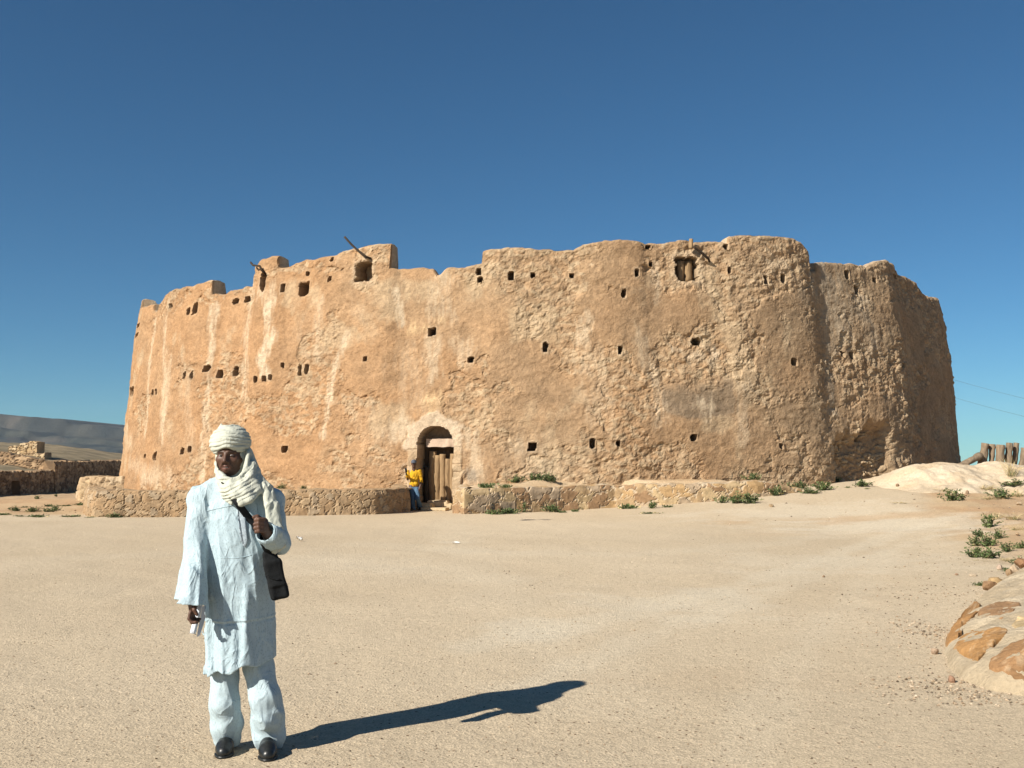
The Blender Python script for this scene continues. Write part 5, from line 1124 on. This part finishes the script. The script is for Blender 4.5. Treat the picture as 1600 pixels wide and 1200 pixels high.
# --- tunic
tun = Field((-2.00, 5.42, .32), (-1.10, 6.20, 1.60), .005)
PR = [(1075, 374, 51, .165), (1050, 374, 51.5, .165), (1000, 372, 54, .16), (950, 370.5, 55, .150), (900, 370, 54, .142), (850, 369.5, 54, .138), (810, 369, 54, .13), (785, 369, 54, .118), (768, 369, 48, .098), (757, 368, 34, .085), (748, 367, 20, .07)]
pz = np.array([W(c, y)[2] for y, c, w, r in PR]); pxc = np.array([W(c, y)[0] for y, c, w, r in PR]); phw = np.array([w * KP for y, c, w, r in PR]); pry = np.array([r for *_, r in PR])
def torso(X, Y, Z):
    z = Z + 0 * X; cx = np.interp(z, pz, pxc); hw = np.interp(z, pz, phw); ry = np.interp(z, pz, pry)
    cy = YM + .035 + .02 * ss(1.1, .6, z)
    return (np.sqrt(((X - cx) / hw) ** 2 + ((Y - cy) / ry) ** 2) - 1) * np.minimum(hw, ry) * .9
zh, zt_ = pz.min(), pz.max()
tun.op(lambda X, Y, Z: np.maximum(torso(X, Y, Z), np.maximum(zh - Z, Z - zt_)), (-1.75, 5.55, zh), (-1.15, 6.05, zt_), 0)
tun.cap(W(345, 766, .03), W(315, 779, .03), .060, .062, .05); tun.cap(W(393, 766, .03), W(423, 780, .03), .060, .062, .05)
# his right sleeve hangs wide to the wrist
tun.cap(W(314, 783, .02), W(309, 850, -.045), .060, .054, .03); tun.cap(W(309, 850, -.045), W(302, 930, -.165), .054, .068, .02); tun.cap(W(302, 930, -.165), W(301, 955, -.195), .068, .073, .0)
tun.cap(W(303, 870, -.04), W(290, 940, -.10), .040, .048, .03); tun.cap(W(290, 940, -.10), W(288, 955, -.11), .048, .050, .0)
# his left sleeve: upper arm down, forearm raised across the chest
tun.cap(W(426, 782, .03), W(431, 848, -.045), .060, .057, .03); tun.cap(W(431, 850, -.05), W(421, 838, -.165), .057, .055, .03); tun.cap(W(421, 838, -.165), W(418, 834, -.21), .058, .060, .01)
# folds: long soft drapery, sharper near the hem and the crook of the arm
XRDG = W(386, 960, -.1)[0]
def tfold(x, y, z):
    zz = ss(1.45, .65, z)
    v = .010 * fold(x, y, z, 9, 1.0, 511, 2) * (.3 + zz) - .009 * (crease(x + .10 * z, y, z, 11, 1.1, 512) - .1) * (.3 + zz) - .0038 * crease(x + .3 * z, y, z, 21, 3.2, 517) - .001
    fr = ss(YM + .02, YM - .06, y)
    v = v - .026 * np.exp(-((x - XRDG - .02 * (z - .7)) / .028) ** 2) * ss(1.05, .75, z) * fr + .012 * np.exp(-((x - XRDG - .055) / .03) ** 2) * ss(1.0, .7, z) * fr
    v = v - .012 * np.exp(-((x - XRDG + .14 + .08 * (z - .6)) / .03) ** 2) * ss(.95, .6, z) * fr
    arm = ss(-1.66, -1.70, x + .06 * (1.45 - z)) + ss(-1.30, -1.26, x)
    v = v + arm * (-.011 * crease(x + .30 * z, y, z, 12, 4, 513) + .005 * fold(x, y, z, 12, 5, 514, 2))
    v = v - .009 * crease(x * .8 + .7 * z, y, z * .8 - .5 * x, 8, 6, 515) * ss(.9, 1.35, z)
    v = v + .007 * np.sin((x + .3 * fold(x, y, z, 3, 1, 516) * .2) * 85) * ss(.78, .5, z) * ss(5.86, 5.74, y)
    v = v - .004 * np.exp(-((z - .735 - .05 * (x + 1.5)) / .006) ** 2) + .004 * np.exp(-((z - .725 - .05 * (x + 1.5)) / .01) ** 2)   # stitched tuck
    msk = ss(-.2, .5, fold(x, y, z, 5, 4, 518, 2))
    v = v - .0019 * np.clip(crease(x + .5 * z, y, z - .2 * x, 30, 14, 519), -.2, 1) * msk - .0013 * np.clip(crease(x - .4 * z, y, z, 34, 16, 520), -.2, 1) * (1 - msk)
    return v
tun.disp(tfold)
# tilted hem, hollow below; open cuffs
ha, hb_ = W(325, 1053), W(426, 1030)
def hemline(X, Y, Z): return (ha[2] + (hb_[2] - ha[2]) * (X - ha[0]) / (hb_[0] - ha[0]) + .014 * np.sin((X + 1.5) * 42) * ss(5.85, 5.7, Y)) - Z
HEMCUT = lambda X, Y, Z: -hemline(X, Y, Z)
scut_ = W(298, 941, -.18)[2]; hem_in = tun.d.copy(); zz_ = tun.ax[2][None, None, :] + 0 * hem_in
hollow = np.maximum(hem_in + .030, zz_ - .53)
tun.d = np.maximum(tun.d, -hollow).astype(F32)
slv = np.maximum(np.maximum(np.maximum(hem_in + .013, zz_ - (scut_ + .14)), .72 - zz_), np.maximum(tun.ax[0][:, None, None] + 1.668, tun.ax[1][None, :, None] - (YM - .03) - 2.2 * np.maximum(-1.735 - tun.ax[0][:, None, None], 0))); tun.d = np.maximum(tun.d, -slv).astype(F32)
tun.op(HEMCUT, (-1.85, 5.5, .30), (-1.15, 6.1, .62), 0, True)
cut = W(296, 941)[2]
scut = W(298, 941, -.18)[2]
tun.op(lambda X, Y, Z: np.maximum(np.maximum(Z - scut + .10 * (X + 1.77), X + 1.655), Y - (YM - .02) - 2.2 * np.maximum(-1.735 - X, 0)), (-2.0, 5.4, .5), (-1.655, 6.1, scut + .05), 0, True)
cd_ = W(418, 834, -.21) - W(434, 850, -.05); cd_ /= np.linalg.norm(cd_); ce = W(420, 837, -.185)
tun.op(lambda X, Y, Z: -((X - ce[0]) * cd_[0] + (Y - ce[1]) * cd_[1] + (Z - ce[2]) * cd_[2]), ce - .1, ce + .1, 0, True) if False else None
tun.cap(ce - cd_ * .05, W(418, 834, -.21) + cd_ * .08, .044, .052, .0, True)
def keep_main(me, n_min=3000):
    bm = bmesh.new(); bm.from_mesh(me); bm.verts.ensure_lookup_table(); seen = set(); drop = []
    for v in bm.verts:
        if v.index in seen: continue
        st = [v]; isl = []; seen.add(v.index)
        while st:
            w = st.pop(); isl.append(w)
            for e_ in w.link_edges:
                u = e_.other_vert(w)
                if u.index not in seen: seen.add(u.index); st.append(u)
        if len(isl) < n_min: drop += isl
    bmesh.ops.delete(bm, geom=drop, context='VERTS'); bm.to_mesh(me); bm.free()
tunic = wear('tunic', tun, M_ROBE); keep_main(tunic.data)
def on_cloth(px, py, out, fld=None):
    """point on the front of the tunic under a photo pixel."""
    fld = fld or tun; d = ray(px, py); y = 5.5
    for _ in range(14):
        t = y / d[1]; f = fld.front(d[0] * t, CAM_H + d[2] * t)
        if f is None: f = 5.72
        y = f - out
    t = y / d[1]; return np.array([d[0] * t, y, CAM_H + d[2] * t])
def ribbon(name, pts, w, th, mat, parent, seedn=0, side=None):
    """flat band through 3-D points; width runs along side x path."""
    pts = [Vector(p) for p in pts]; n = len(pts); V = []
    for i, p in enumerate(pts):
        t = (pts[min(i+1, n-1)] - pts[max(i-1, 0)]).normalized(); f = Vector(side) if side is not None else Vector((0, -1, .15)); s = t.cross(f).normalized(); f = s.cross(t).normalized()
        ww = w[i] if hasattr(w, '__len__') else w
        V += [p - s * ww / 2, p - s * ww * .3 + f * th, p + s * ww * .3 + f * th, p + s * ww / 2, p + s * ww * .3 - f * th * .3, p - s * ww * .3 - f * th * .3]
    Q_ = grid_quads(n, 6, True); me = mesh_np(name, np.array([tuple(v) for v in V]), Q_, None, True, [(0, 1, 2), (0, 2, 3), (0, 3, 4), (0, 4, 5)] + [((n-1)*6+a, (n-1)*6+c_, (n-1)*6+b_) for a, b_, c_ in ((0,1,2),(0,2,3),(0,3,4),(0,4,5))])
    bm = bmesh.new(); bm.from_mesh(me); bmesh.ops.recalc_face_normals(bm, faces=bm.faces); bm.to_mesh(me); bm.free()
    return link(name, me, mat, parent)
# embroidered placket and breast pocket
M_EMB = simple_mat('grey_embroidery', (.40, .47, .52), .55, 170, .002, stretch=(1, 1, .8))
pk = ribbon('placket', [on_cloth(376.5 + .4 * k - .5, 797 + k * 3.6, .003) for k in range(17)], [KP * 13] * 14 + [KP * 11, KP * 7, KP * 1], .003, M_EMB, tunic)
pk2 = ribbon('placket_edge', [on_cloth(371.5 + .4 * k - .5, 797 + k * 3.6, .006) for k in range(15)], KP * 1.6, .002, cloth_mat('stitching', (.36, .43, .48)), pk); ribbon('placket_edge', [on_cloth(381 + .4 * k - .5, 797 + k * 3.6, .006) for k in range(15)], KP * 1.6, .002, M_EMB, pk)
ribbon('yoke_seam', [on_cloth(324 + k * 3.6, 798 - k * .75, .0005) for k in range(14)], KP * 1.2, .002, M_ROBE, tunic)
ribbon('waist_seam', [on_cloth(333 + k * 4, 874 - 1.2 * math.sin(k * .5) - k * .35, -.0005) for k in range(16)], KP * 1.2, .002, M_ROBE, tunic)

# --- trousers
tr = Field((-1.78, 5.45, .02), (-1.10, 6.16, .78), .006)
def leg(pts, rs, k=.02):
    tr.chain([W(*p) for p in pts], [r * KP for r in rs], k, .05)
leg([(354, 985, .07), (351.5, 1055, .045), (350, 1100, .02), (354, 1132, .055), (355, 1150, .075)], [20, 20.5, 19, 19.5, 17])
leg([(396, 985, .07), (404, 1045, .045), (413, 1090, .0), (417, 1125, .01), (421, 1150, .035), (421, 1158, .04)], [20, 21.5, 22, 22, 19, 18])
def lfold(x, y, z):
    lo_ = ss(.42, .12, z)
    return -.011 * crease(x + .5 * z, y, z * 1.0 + .3 * x, 9, 4, 521) * (.6 + lo_) + .006 * fold(x, y, z, 9, 2.0, 522, 2) - .002 * crease(x, y, z + .6 * x, 25, 12, 525) - .010 * crease(x * .6, y * .6, z + .35 * np.abs(x + 1.47), 7, 12, 523) * lo_
tr.disp(lfold)
for p in ((355, 1163, .08), (421, 1171, .045)):
    q_ = W(*p); tr.cap(q_ + [0, 0, -.03], q_ + [0, -.0, .055], .058, .052, .0, True)
trousers = wear('trousers', tr, M_TROU)

# --- shoes
for (hx_, hy_), (tx_, ty_), zt0 in (((-1.50, 5.885), (-1.615, 5.655), 0), ((-1.345, 5.835), (-1.325, 5.58), 0)):
    hx_, tx_ = hx_ , tx_
g0 = float(BASE.z)
def shoe(heel_px, toe_px):
    h_ = on_ground(*heel_px); t_ = on_ground(*toe_px); d = t_ - h_; d[2] = 0; L_ = np.linalg.norm(d); d /= L_; s = np.array([d[1], -d[0], 0])
    f = Field(np.minimum(h_, t_) - [.09, .09, .02], np.maximum(h_, t_) + [.09, .09, .17], .0045); g = gz(*((h_ + t_) / 2)[:2]); h_[2] = t_[2] = g; Lc = .275; h_ = t_ - d * Lc
    def at_(u, w_, z): return h_ + d * u * Lc + s * w_ + [0, 0, z]
    f.chain([at_(.16, 0, .032), at_(.45, 0, .034), at_(.72, .0, .036), at_(.86, .0, .030)], [.034, .036, .044, .036], .02)
    f.cap(at_(.14, 0, .06), at_(.22, 0, .078), .030, .026, .02); f.cap(at_(.42, 0, .058), at_(.62, 0, .048), .034, .036, .03)
    f.cap(at_(.30, 0, .12), at_(.28, 0, .07), .030, .024, .004, True)
    f.op(lambda X, Y, Z: Z - g - .004 + 0 * X + 0 * Y, h_ - .4, h_ + [.4, .4, .0], 0, True)
    o = wear('shoe', f, M_SHOE)
    f2 = Field(np.minimum(h_, t_) - [.09, .09, .02], np.maximum(h_, t_) + [.09, .09, .06], .0045)
    f2.chain([at_(.15, 0, .012), at_(.45, 0, .012), at_(.73, 0, .012), at_(.87, 0, .012)], [.038, .038, .048, .040], .02)
    f2.op(lambda X, Y, Z: np.maximum(Z - g - .020, -(Z - g - .001)) + 0 * X + 0 * Y, h_ - .5, h_ + .5, 0) if False else None
    f2.op(lambda X, Y, Z: (g + .0205) - Z + 0 * X + 0 * Y, h_ - .5, h_ + .5, 0, True) if False else None
    sl = f2.d; Zg = f2.ax[2][None, None, :]; f2.d = np.maximum(np.maximum(sl, Zg - (g + .018)), (g + .0005) - Zg).astype(F32)
    wear('sole', f2, M_SHOE, o)
shoe((362, 1150), (348, 1186)); shoe((414, 1152), (419, 1190.5))

# --- turban and scarf
tb = Field((-1.78, 5.58, 1.40), (-1.36, 6.06, 1.86), .0036)
def tdir(a): return np.array(yaw @ Vector(a))
TC = W(359.5, 688, .03); rt_ = Matrix.Rotation(R_(-4), 3, 'Y') @ Matrix.Rotation(R_(6), 3, 'X')
tb.ell(TC + [0, .0, .004], (.107, .124, .074), rt_, .0)
tb.ell(TC + [.004, .0, -.035], (.106, .12, .053), rt_, .03)
tb.ell(TC + [-.002, 0, .040], (.078, .09, .040), rt_, .03)
tb.cap(TC + [-.050, .0, .045], TC + [-.050, -.01, .088], .020, .006, .02)      # little twist of cloth on top
def wrap(x, y, z):
    q = np.stack([x, y, z], -1) - TC; a = np.arctan2(q[..., 1], q[..., 0]); h = q[..., 2] + .18 * q[..., 0] * np.sin(a * .5 + .4) - .10 * q[..., 1] + .012 * fbm(x * 9, y * 9, z * 9, octaves=2, seed=531)
    w_ = h / .0235; fr = w_ - np.floor(w_); band = np.where(fr < .82, .5 - np.abs(fr / .82 - .45), -.5 + 0 * fr)
    fine = crease(x, y, h * 2.0, 8, 60, 532)
    return -.0050 * band - .0022 * fine + .004 * fbm(x * 16, y * 16, z * 30, octaves=3, seed=533)
tb.disp(wrap, .04)
# face opening under the turban's brow
FO = hd(0, -.10, .0)
tb.ell(FO + [.001, .0, -.022], (.072, .115, .0675), None, .006, True)
tb.ell(hd(0, .02, .03), (.068, .088, .088), yaw, 0, True)
turban = wear('turban', tb, M_SCARF)
sc_ = Field((-1.80, 5.40, 1.06), (-1.16, 6.10, 1.74), .0042)
def chn(pts, rs, k=.008): sc_.chain([W(*p) for p in pts], rs, k)
# cloth down both sides of the face and over the nape
sc_.ell(hd(0, .04, -.03), (.094, .100, .115), yaw, .0)
sc_.cap(W(364, 735, .06), W(370, 770, .05), .095, .115, .03)
chn([(339, 706, -.015), (341, 728, -.055), (349, 745, -.098), (361, 751.5, -.118), (374, 748, -.108), (384, 735, -.066), (388.5, 706, -.01)], [.010, .0125, .014, .015, .015, .0145, .012])
chn([(343, 730, .05), (341, 738, -.02), (346, 752, -.085), (360, 762, -.130), (377, 760, -.128), (391, 746, -.085), (395, 726, -.01), (386, 705, .07)], [.012, .015, .019, .021, .021, .021, .018, .012], .018)
chn([(350, 745, .06), (345, 748, -.03), (352, 764, -.11), (367, 773.5, -.148), (384, 770, -.138), (398, 756, -.08), (401, 738, .0), (390, 715, .09)], [.014, .017, .022, .022, .022, .022, .020, .014], .022)
chn([(366, 774, -.140), (377, 785, -.158), (390, 781, -.150), (402, 766, -.09), (405, 750, .0), (395, 735, .09)], [.012, .020, .020, .020, .018, .012], .022)
sc_.cap(W(386, 706, .04), W(398, 748, .03), .030, .036, .03)
chn([(372, 768, -.148), (388, 770, -.145), (400, 760, -.09)], .012, .005)
# short end falling on the right breast
for i, k in enumerate(range(5)):
    f = k / 4; chn([(341 + 6 * f, 748 + 4 * f, -.045 - .03 * f), (345 + 8 * f, 764 + 4 * f, -.105 - .012 * f), (349 + 13 * f, 779 + 8 * f, -.135 - .01 * f)], [.011, .0105, .008], .008)
# long end over the shoulder, hanging down the arm with a fringe
for k in range(6):
    f = k / 5; chn([(398 + 8 * f, 744 + 2 * f, -.01), (412 + 10 * f, 760 + 3 * f, -.062 + .03 * f), (418 + 13 * f, 790, -.112 + .03 * f), (422 + 15.5 * f, 826 - 2 * f, -.135 + .025 * f), (425 + 18 * f, 850 + 2 * f, -.14 + .025 * f), (427 + 17 * f, 857 + 6 * math.sin(f * 3 + 1), -.14 + .025 * f)], [.014, .0135, .0125, .0115, .010, .007], .014)
def sfold(x, y, z):
    c_ = hd(.002, 0, .0); rho = np.hypot((x - c_[0]) * .95, z - c_[2]); a = np.arctan2(x - c_[0], c_[2] - z)
    tail = ss(-1.42, -1.385, x) * ss(1.53, 1.47, z)
    ph = rho / .0235 + .85 * fbm(a * 1.5, rho * 15, octaves=3, seed=541) + .22 * a; fr = ph - np.floor(ph)
    saw = np.where(fr < .78, fr / .78, (1 - fr) / .22) - .5              # each fold laps over the next
    ph2 = rho / .0085 + 1.2 * fbm(a * 2.2, rho * 30, octaves=2, seed=542); fine = 1 - np.abs(2 * (ph2 - np.floor(ph2)) - 1) - .5
    return (1 - tail) * (-.0085 * saw * ss(.07, .095, rho) * (.55 + .75 * fbm(a * 1.4 + 5, rho * 14, octaves=2, seed=545)) - .0020 * fine) + tail * (-.0045 * crease(x - .22 * z, y, z, 42, 2, 543)) + .001 * fbm(x * 22, y * 22, z * 22, octaves=3, seed=544)
sc_.ell(hd(0, -.095, -.012), (.0655, .105, .078), yaw, .006, True)
sc_.disp(sfold, .03)
sc_.ell(hd(0, .02, .0), (.070, .088, .10), yaw, 0, True); sc_.ell(hd(0, -.02, -.04), (.0655, .076, .082), yaw, .004, True)
scarf = wear('headscarf', sc_, M_SCARF)

# --- shoulder bag hung across him, and the paper in his hand
bag = empty('shoulder_bag', W(428, 930, -.05), 'black cloth shoulder bag hanging by its strap on the robed man', 'bag')
def kid2(o, root): o.parent = root; o.location = -root.location; return o
sp = []
def front_y(px, py, out, flds):
    d = ray(px, py); y = 5.5
    for _ in range(14):
        t = y / d[1]; c = [q for q in (fl.front(d[0] * t, CAM_H + d[2] * t) for fl in flds) if q is not None]; y = (min(c) if c else 5.72) - out
    t = y / d[1]; return np.array([d[0] * t, y, CAM_H + d[2] * t])
for px, py in [(356, 760), (360, 768), (366, 777), (374, 790), (384, 803), (393, 815), (402, 828), (410, 842), (416, 858), (421, 876)]:
    sp.append(front_y(px, py, {760: -.07, 768: -.045, 777: -.010, 790: .004}.get(py, .008), (tun, sc_)))
sp = [np.array(p) for p in sp]; sm_ = []
for i in range(len(sp) - 1):
    for k in range(4): sm_.append(sp[i] * (1 - k / 4) + sp[i + 1] * k / 4)
sm_.append(sp[-1]); sm_ = np.array(sm_); kk = np.ones(5) / 5; sm_ = np.stack([np.convolve(np.pad(sm_[:, j], 2, mode='edge'), kk, 'valid') for j in range(3)], -1)
kid2(ribbon('strap', sm_, KP * 11, .004, M_BAG, None), bag)
bk_ = [W(352, 757, -.125), W(349, 750, -.06), W(349, 750, .05), W(357, 762, .15), W(380, 810, .20), W(410, 860, .19), W(432, 885, .12), W(436, 895, .06)]
kid2(ribbon('strap', sub_pts(bk_, 4), KP * 12, .004, M_BAG, None, side=(-.3, .8, .5)), bag)
bf = Field((-1.42, 5.45, .82), (-1.16, 6.0, 1.22), .005)
yb_ = -.115
rb_ = Matrix.Rotation(R_(-13), 3, 'Y') @ Matrix.Rotation(R_(14), 3, 'Z')
bf.box(W(431.5, 906, yb_ - .005), (.050, .030, .104), rb_, .016, .0)
bf.box(W(424, 880, yb_ - .012), (.036, .026, .07), rb_, .014, .03)
bf.box(W(429.5, 896, yb_ - .028), (.046, .012, .075), rb_, .010, .004)
bf.disp(lambda x, y, z: -.004 * crease(x + .3 * z, y, z, 14, 8, 551) + .002 * fbm(x * 30, y * 30, z * 20, octaves=2, seed=552))
zb_ = W(430, 937)[2]
bf.d = np.maximum(bf.d, zb_ - bf.ax[2][None, None, :] + .35 * (bf.ax[0][:, None, None] + 1.30) * 0).astype(F32)
kid2(link('bag_body', bf.mesh('bag_body'), M_BAG), bag)
kid2(ribbon('flap_edge', [on_cloth(414 + k * 3.0, 897 + 5 * math.sin(k * .3) + k * .6, .004, bf) for k in range(9)], KP * 2.2, .002, M_BAG, None), bag)
# rolled papers: a loose scroll and one hanging leaf
r0, r1 = W(314, 938, -.075), W(301, 990, -.115); ax_ = Vector(r1 - r0).normalized(); u_ = ax_.cross(Vector((0, 1, 0))).normalized(); v_ = ax_.cross(u_)
th_ = np.linspace(0, 2 * math.pi * 2.2, 60); rr_ = .0125 + .0045 * th_ / th_[-1]; nl = 10; V = []
for i in range(nl):
    for a, r in zip(th_, rr_): p = Vector(r0).lerp(Vector(r1), i / (nl - 1)) + (u_ * math.cos(a) + v_ * math.sin(a)) * r; V.append(tuple(p))
me = mesh_np('paper_roll', np.array(V), grid_quads(nl, 60)); roll = link('paper_roll', me, M_PAPER); tag(roll, "rolled white paper held in the robed man's lowered hand", 'paper')
sm_mod = roll.modifiers.new('thickness', 'SOLIDIFY'); sm_mod.thickness = .0012
ni = 12; V = []
for i in range(ni):
    for j in range(8):
        t = i / (ni - 1); s = j / 7; p = Vector(W(316.5, 948, -.055)).lerp(Vector(W(306.5, 994, -.095)), t) + Vector((KP * (8.5 - 2.5 * t) * s, .012 * math.sin(s * 2.2 + t), .006 * math.sin(t * 4 + s * 3) + .004 * s)); V.append(tuple(p))
lf = link('loose_leaf', mesh_np('loose_leaf', np.array(V), grid_quads(ni, 8)), M_PAPER, roll); q = lf.modifiers.new('thickness', 'SOLIDIFY'); q.thickness = .001

# ------------------------------------------------------------------ the man in yellow leaning by the door
Y2 = 33.35
Y2 = float(wall_pos(648, 780).y) - .50; fa_ = on_plane(646, 797.5, Y2); DZ2 = gz(fa_[0], fa_[1]) - fa_[2]
def W2(px, py, dy=0.): return on_plane(px, py, Y2 + dy) + np.array([0, 0, DZ2])
K2 = Y2 / 1600
b2 = Field(W2(626, 800, -.7), W2(668, 708, .7), .011)
HD2 = W2(646.5, 724.5, -.02)
b2.ell(HD2 + [0, .02, .035], (.078, .098, .095), None, .01); b2.ell(HD2 + [0, -.02, -.03], (.062, .068, .085), None, .03); b2.cap(HD2 + [0, -.088, .005], HD2 + [0, -.105, -.022], .011, .013, .01); b2.ell(HD2 + [0, -.06, -.095], (.028, .028, .025), None, .02)
for s in (-1, 1): b2.ell(HD2 + [s * .032, -.098, .012], (.018, .016, .012), None, .01, True); b2.ell(HD2 + [s * .08, .02, -.005], (.013, .022, .03), None, .01)
b2.cap(HD2 + [0, .02, -.08], W2(647, 737, .02), .055, .06, .03)
SL2, SR2 = W2(637.5, 736.5, .02), W2(656, 736, .03)
b2.ell(W2(647, 744, .02), (.15, .085, .22), None, .05); b2.ell(W2(647, 757, .02), (.135, .085, .12), None, .05)
EL2, HL2 = W2(637, 748.5, -.10), W2(634.5, 738.5, -.33)
b2.cap(SL2, EL2, .046, .038, .03); b2.cap(EL2, HL2, .036, .026, .02)
b2.ell(HL2 + [0, -.03, .03], (.030, .035, .045), None, .015)
for i in range(4): p = HL2 + [-.018 + .013 * i, -.055, .055]; b2.chain([p, p + [0, -.012, .03], p + [.004, .012, .05 - .006 * abs(i - 1.5)]], [.0105, .010, .009], .004, .01)
b2.chain([HL2 + [.025, -.03, .03], HL2 + [.045, -.05, .05], HL2 + [.042, -.065, .075]], [.013, .012, .010], .004, .01)
ER2, HR2 = W2(658.5, 752.5, .04), W2(655, 764.5, -.06)
b2.cap(SR2, ER2, .046, .038, .03); b2.cap(ER2, HR2, .036, .026, .02); b2.ell(HR2 + [-.01, -.01, -.045], (.024, .038, .05), None, .015)
for i in range(4): p = HR2 + [-.012, -.035 + .02 * i, -.085]; b2.chain([p, p + [-.006, -.004, -.03], p + [-.02, -.006, -.052 + .006 * abs(i - 1.5)]], [.0105, .010, .009], .004, .01)
b2.chain([HR2 + [-.015, -.04, -.03], HR2 + [-.025, -.058, -.06], HR2 + [-.03, -.06, -.085]], [.013, .011, .010], .004, .01)
HPL, KL2, AL2 = W2(643, 760, .02), W2(645, 778, -.10), W2(645.5, 795, -.02)
HPR, KR2, AR2 = W2(650.5, 760, .03), W2(652.5, 779, -.16), W2(656, 792, .14)
b2.cap(HPL, KL2, .085, .056, .04); b2.cap(KL2, AL2, .052, .036, .02); b2.cap(HPR, KR2, .085, .056, .04); b2.cap(KR2, AR2, .052, .036, .02)
def skin2(V): return np.tile(np.array([.085, .042, .027]), (len(V), 1)) * (1 + .1 * fbm(V[:, 0] * 20, V[:, 1] * 20, V[:, 2] * 20, seed=561))[:, None]
man2 = link('person', b2.mesh('leaning_body', skin2), M_SKIN); tag(man2, 'man in yellow shirt, blue jeans and dark cap leaning beside the plank door', 'person')
f = Field(W2(626, 800, -.7), W2(668, 708, .7), .012)
f.ell(W2(647, 743.5, .02), (.172, .115, .235), None, 0); f.ell(W2(647, 755.5, .015), (.158, .112, .115), None, .05); f.cap(SL2, EL2 * .9 + SL2 * .1, .066, .058, .03); f.cap(EL2 * .9 + SL2 * .1, EL2 * .45 + HL2 * .55, .056, .048, .02); f.cap(SR2, ER2 * .95 + SR2 * .05, .066, .060, .03)
zb2 = W2(647, 763)[2]; f.d = np.maximum(f.d, zb2 + .02 - f.ax[2][None, None, :]).astype(F32)
f.disp(lambda x, y, z: .012 * crease(x + .4 * z, y, z, 9, 7, 571) + .008 * fbm(x * 12, y * 12, z * 8, octaves=2, seed=572)); f.ell(W2(647, 731, -.02), (.075, .09, .06), None, .02, True)
link('shirt', f.mesh('shirt'), cloth_mat('yellow_jersey', (.60, .33, .02), .01, 12), man2)
f = Field(W2(626, 803, -.7), W2(672, 748, .8), .012)
f.ell(W2(647, 761, .02), (.162, .118, .12), None, 0); f.cap(HPL, KL2, .104, .080, .05); f.cap(KL2, AL2 + [0, 0, -.01], .078, .082, .03); f.cap(HPR, KR2, .104, .080, .04); f.cap(KR2, AR2, .078, .080, .03)
f.disp(lambda x, y, z: .010 * crease(x + .5 * z, y, z, 8, 8, 573) + .008 * fbm(x * 10, y * 10, z * 8, octaves=2, seed=574))
f.d = np.maximum(f.d, np.maximum(f.ax[2][None, None, :] - zb2 - .05, 0 * f.d + gz(fa_[0], fa_[1]) + .03 - f.ax[2][None, None, :])).astype(F32)
link('jeans', f.mesh('jeans'), cloth_mat('blue_denim', (.085, .15, .23), .008, 14), man2)
f = Field(HD2 - [.2, .3, .1], HD2 + [.2, .25, .25], .009); f.ell(HD2 + [0, .022, .055], (.092, .112, .092), None, 0); f.ell(HD2 + [0, -.11, .045], (.075, .085, .016), Matrix.Rotation(R_(8), 3, 'X'), .01)
f.d = np.maximum(f.d, HD2[2] + .028 - f.ax[2][None, None, :]).astype(F32); link('cap', f.mesh('cap'), cloth_mat('slate_cap', (.085, .095, .12), .004, 20), man2)
for A_, dv in ((AL2, (-.04, -.19)), (AR2, (.03, -.17))):
    g = gz(A_[0], A_[1]); A_ = np.array([A_[0], A_[1], g + (.0 if A_ is AL2 else .02)]); f = Field(A_ - [.2, .35, .03], A_ + [.2, .2, .16], .009); f.chain([A_ + [0, .05, .045], A_ + [dv[0] * .6, dv[1] * .6, .045], A_ + [dv[0], dv[1], .035]], [.046, .046, .038], .02); f.cap(A_ + [0, .02, .05], A_ + [0, .02, .09], .046, .045, .02)
    link('shoe', f.mesh('shoe'), M_SHOE, man2)
pr = Field(HL2 - .15, HL2 + .2, .007); pr.box(HL2 + [.005, -.068, .09], (.036, .008, .062), Matrix.Rotation(R_(-12), 3, 'Y'), .006)
ph = link('phone', pr.mesh('phone'), M_BAG); tag(ph, "small dark phone held up in the hand of the man in yellow", 'phone')
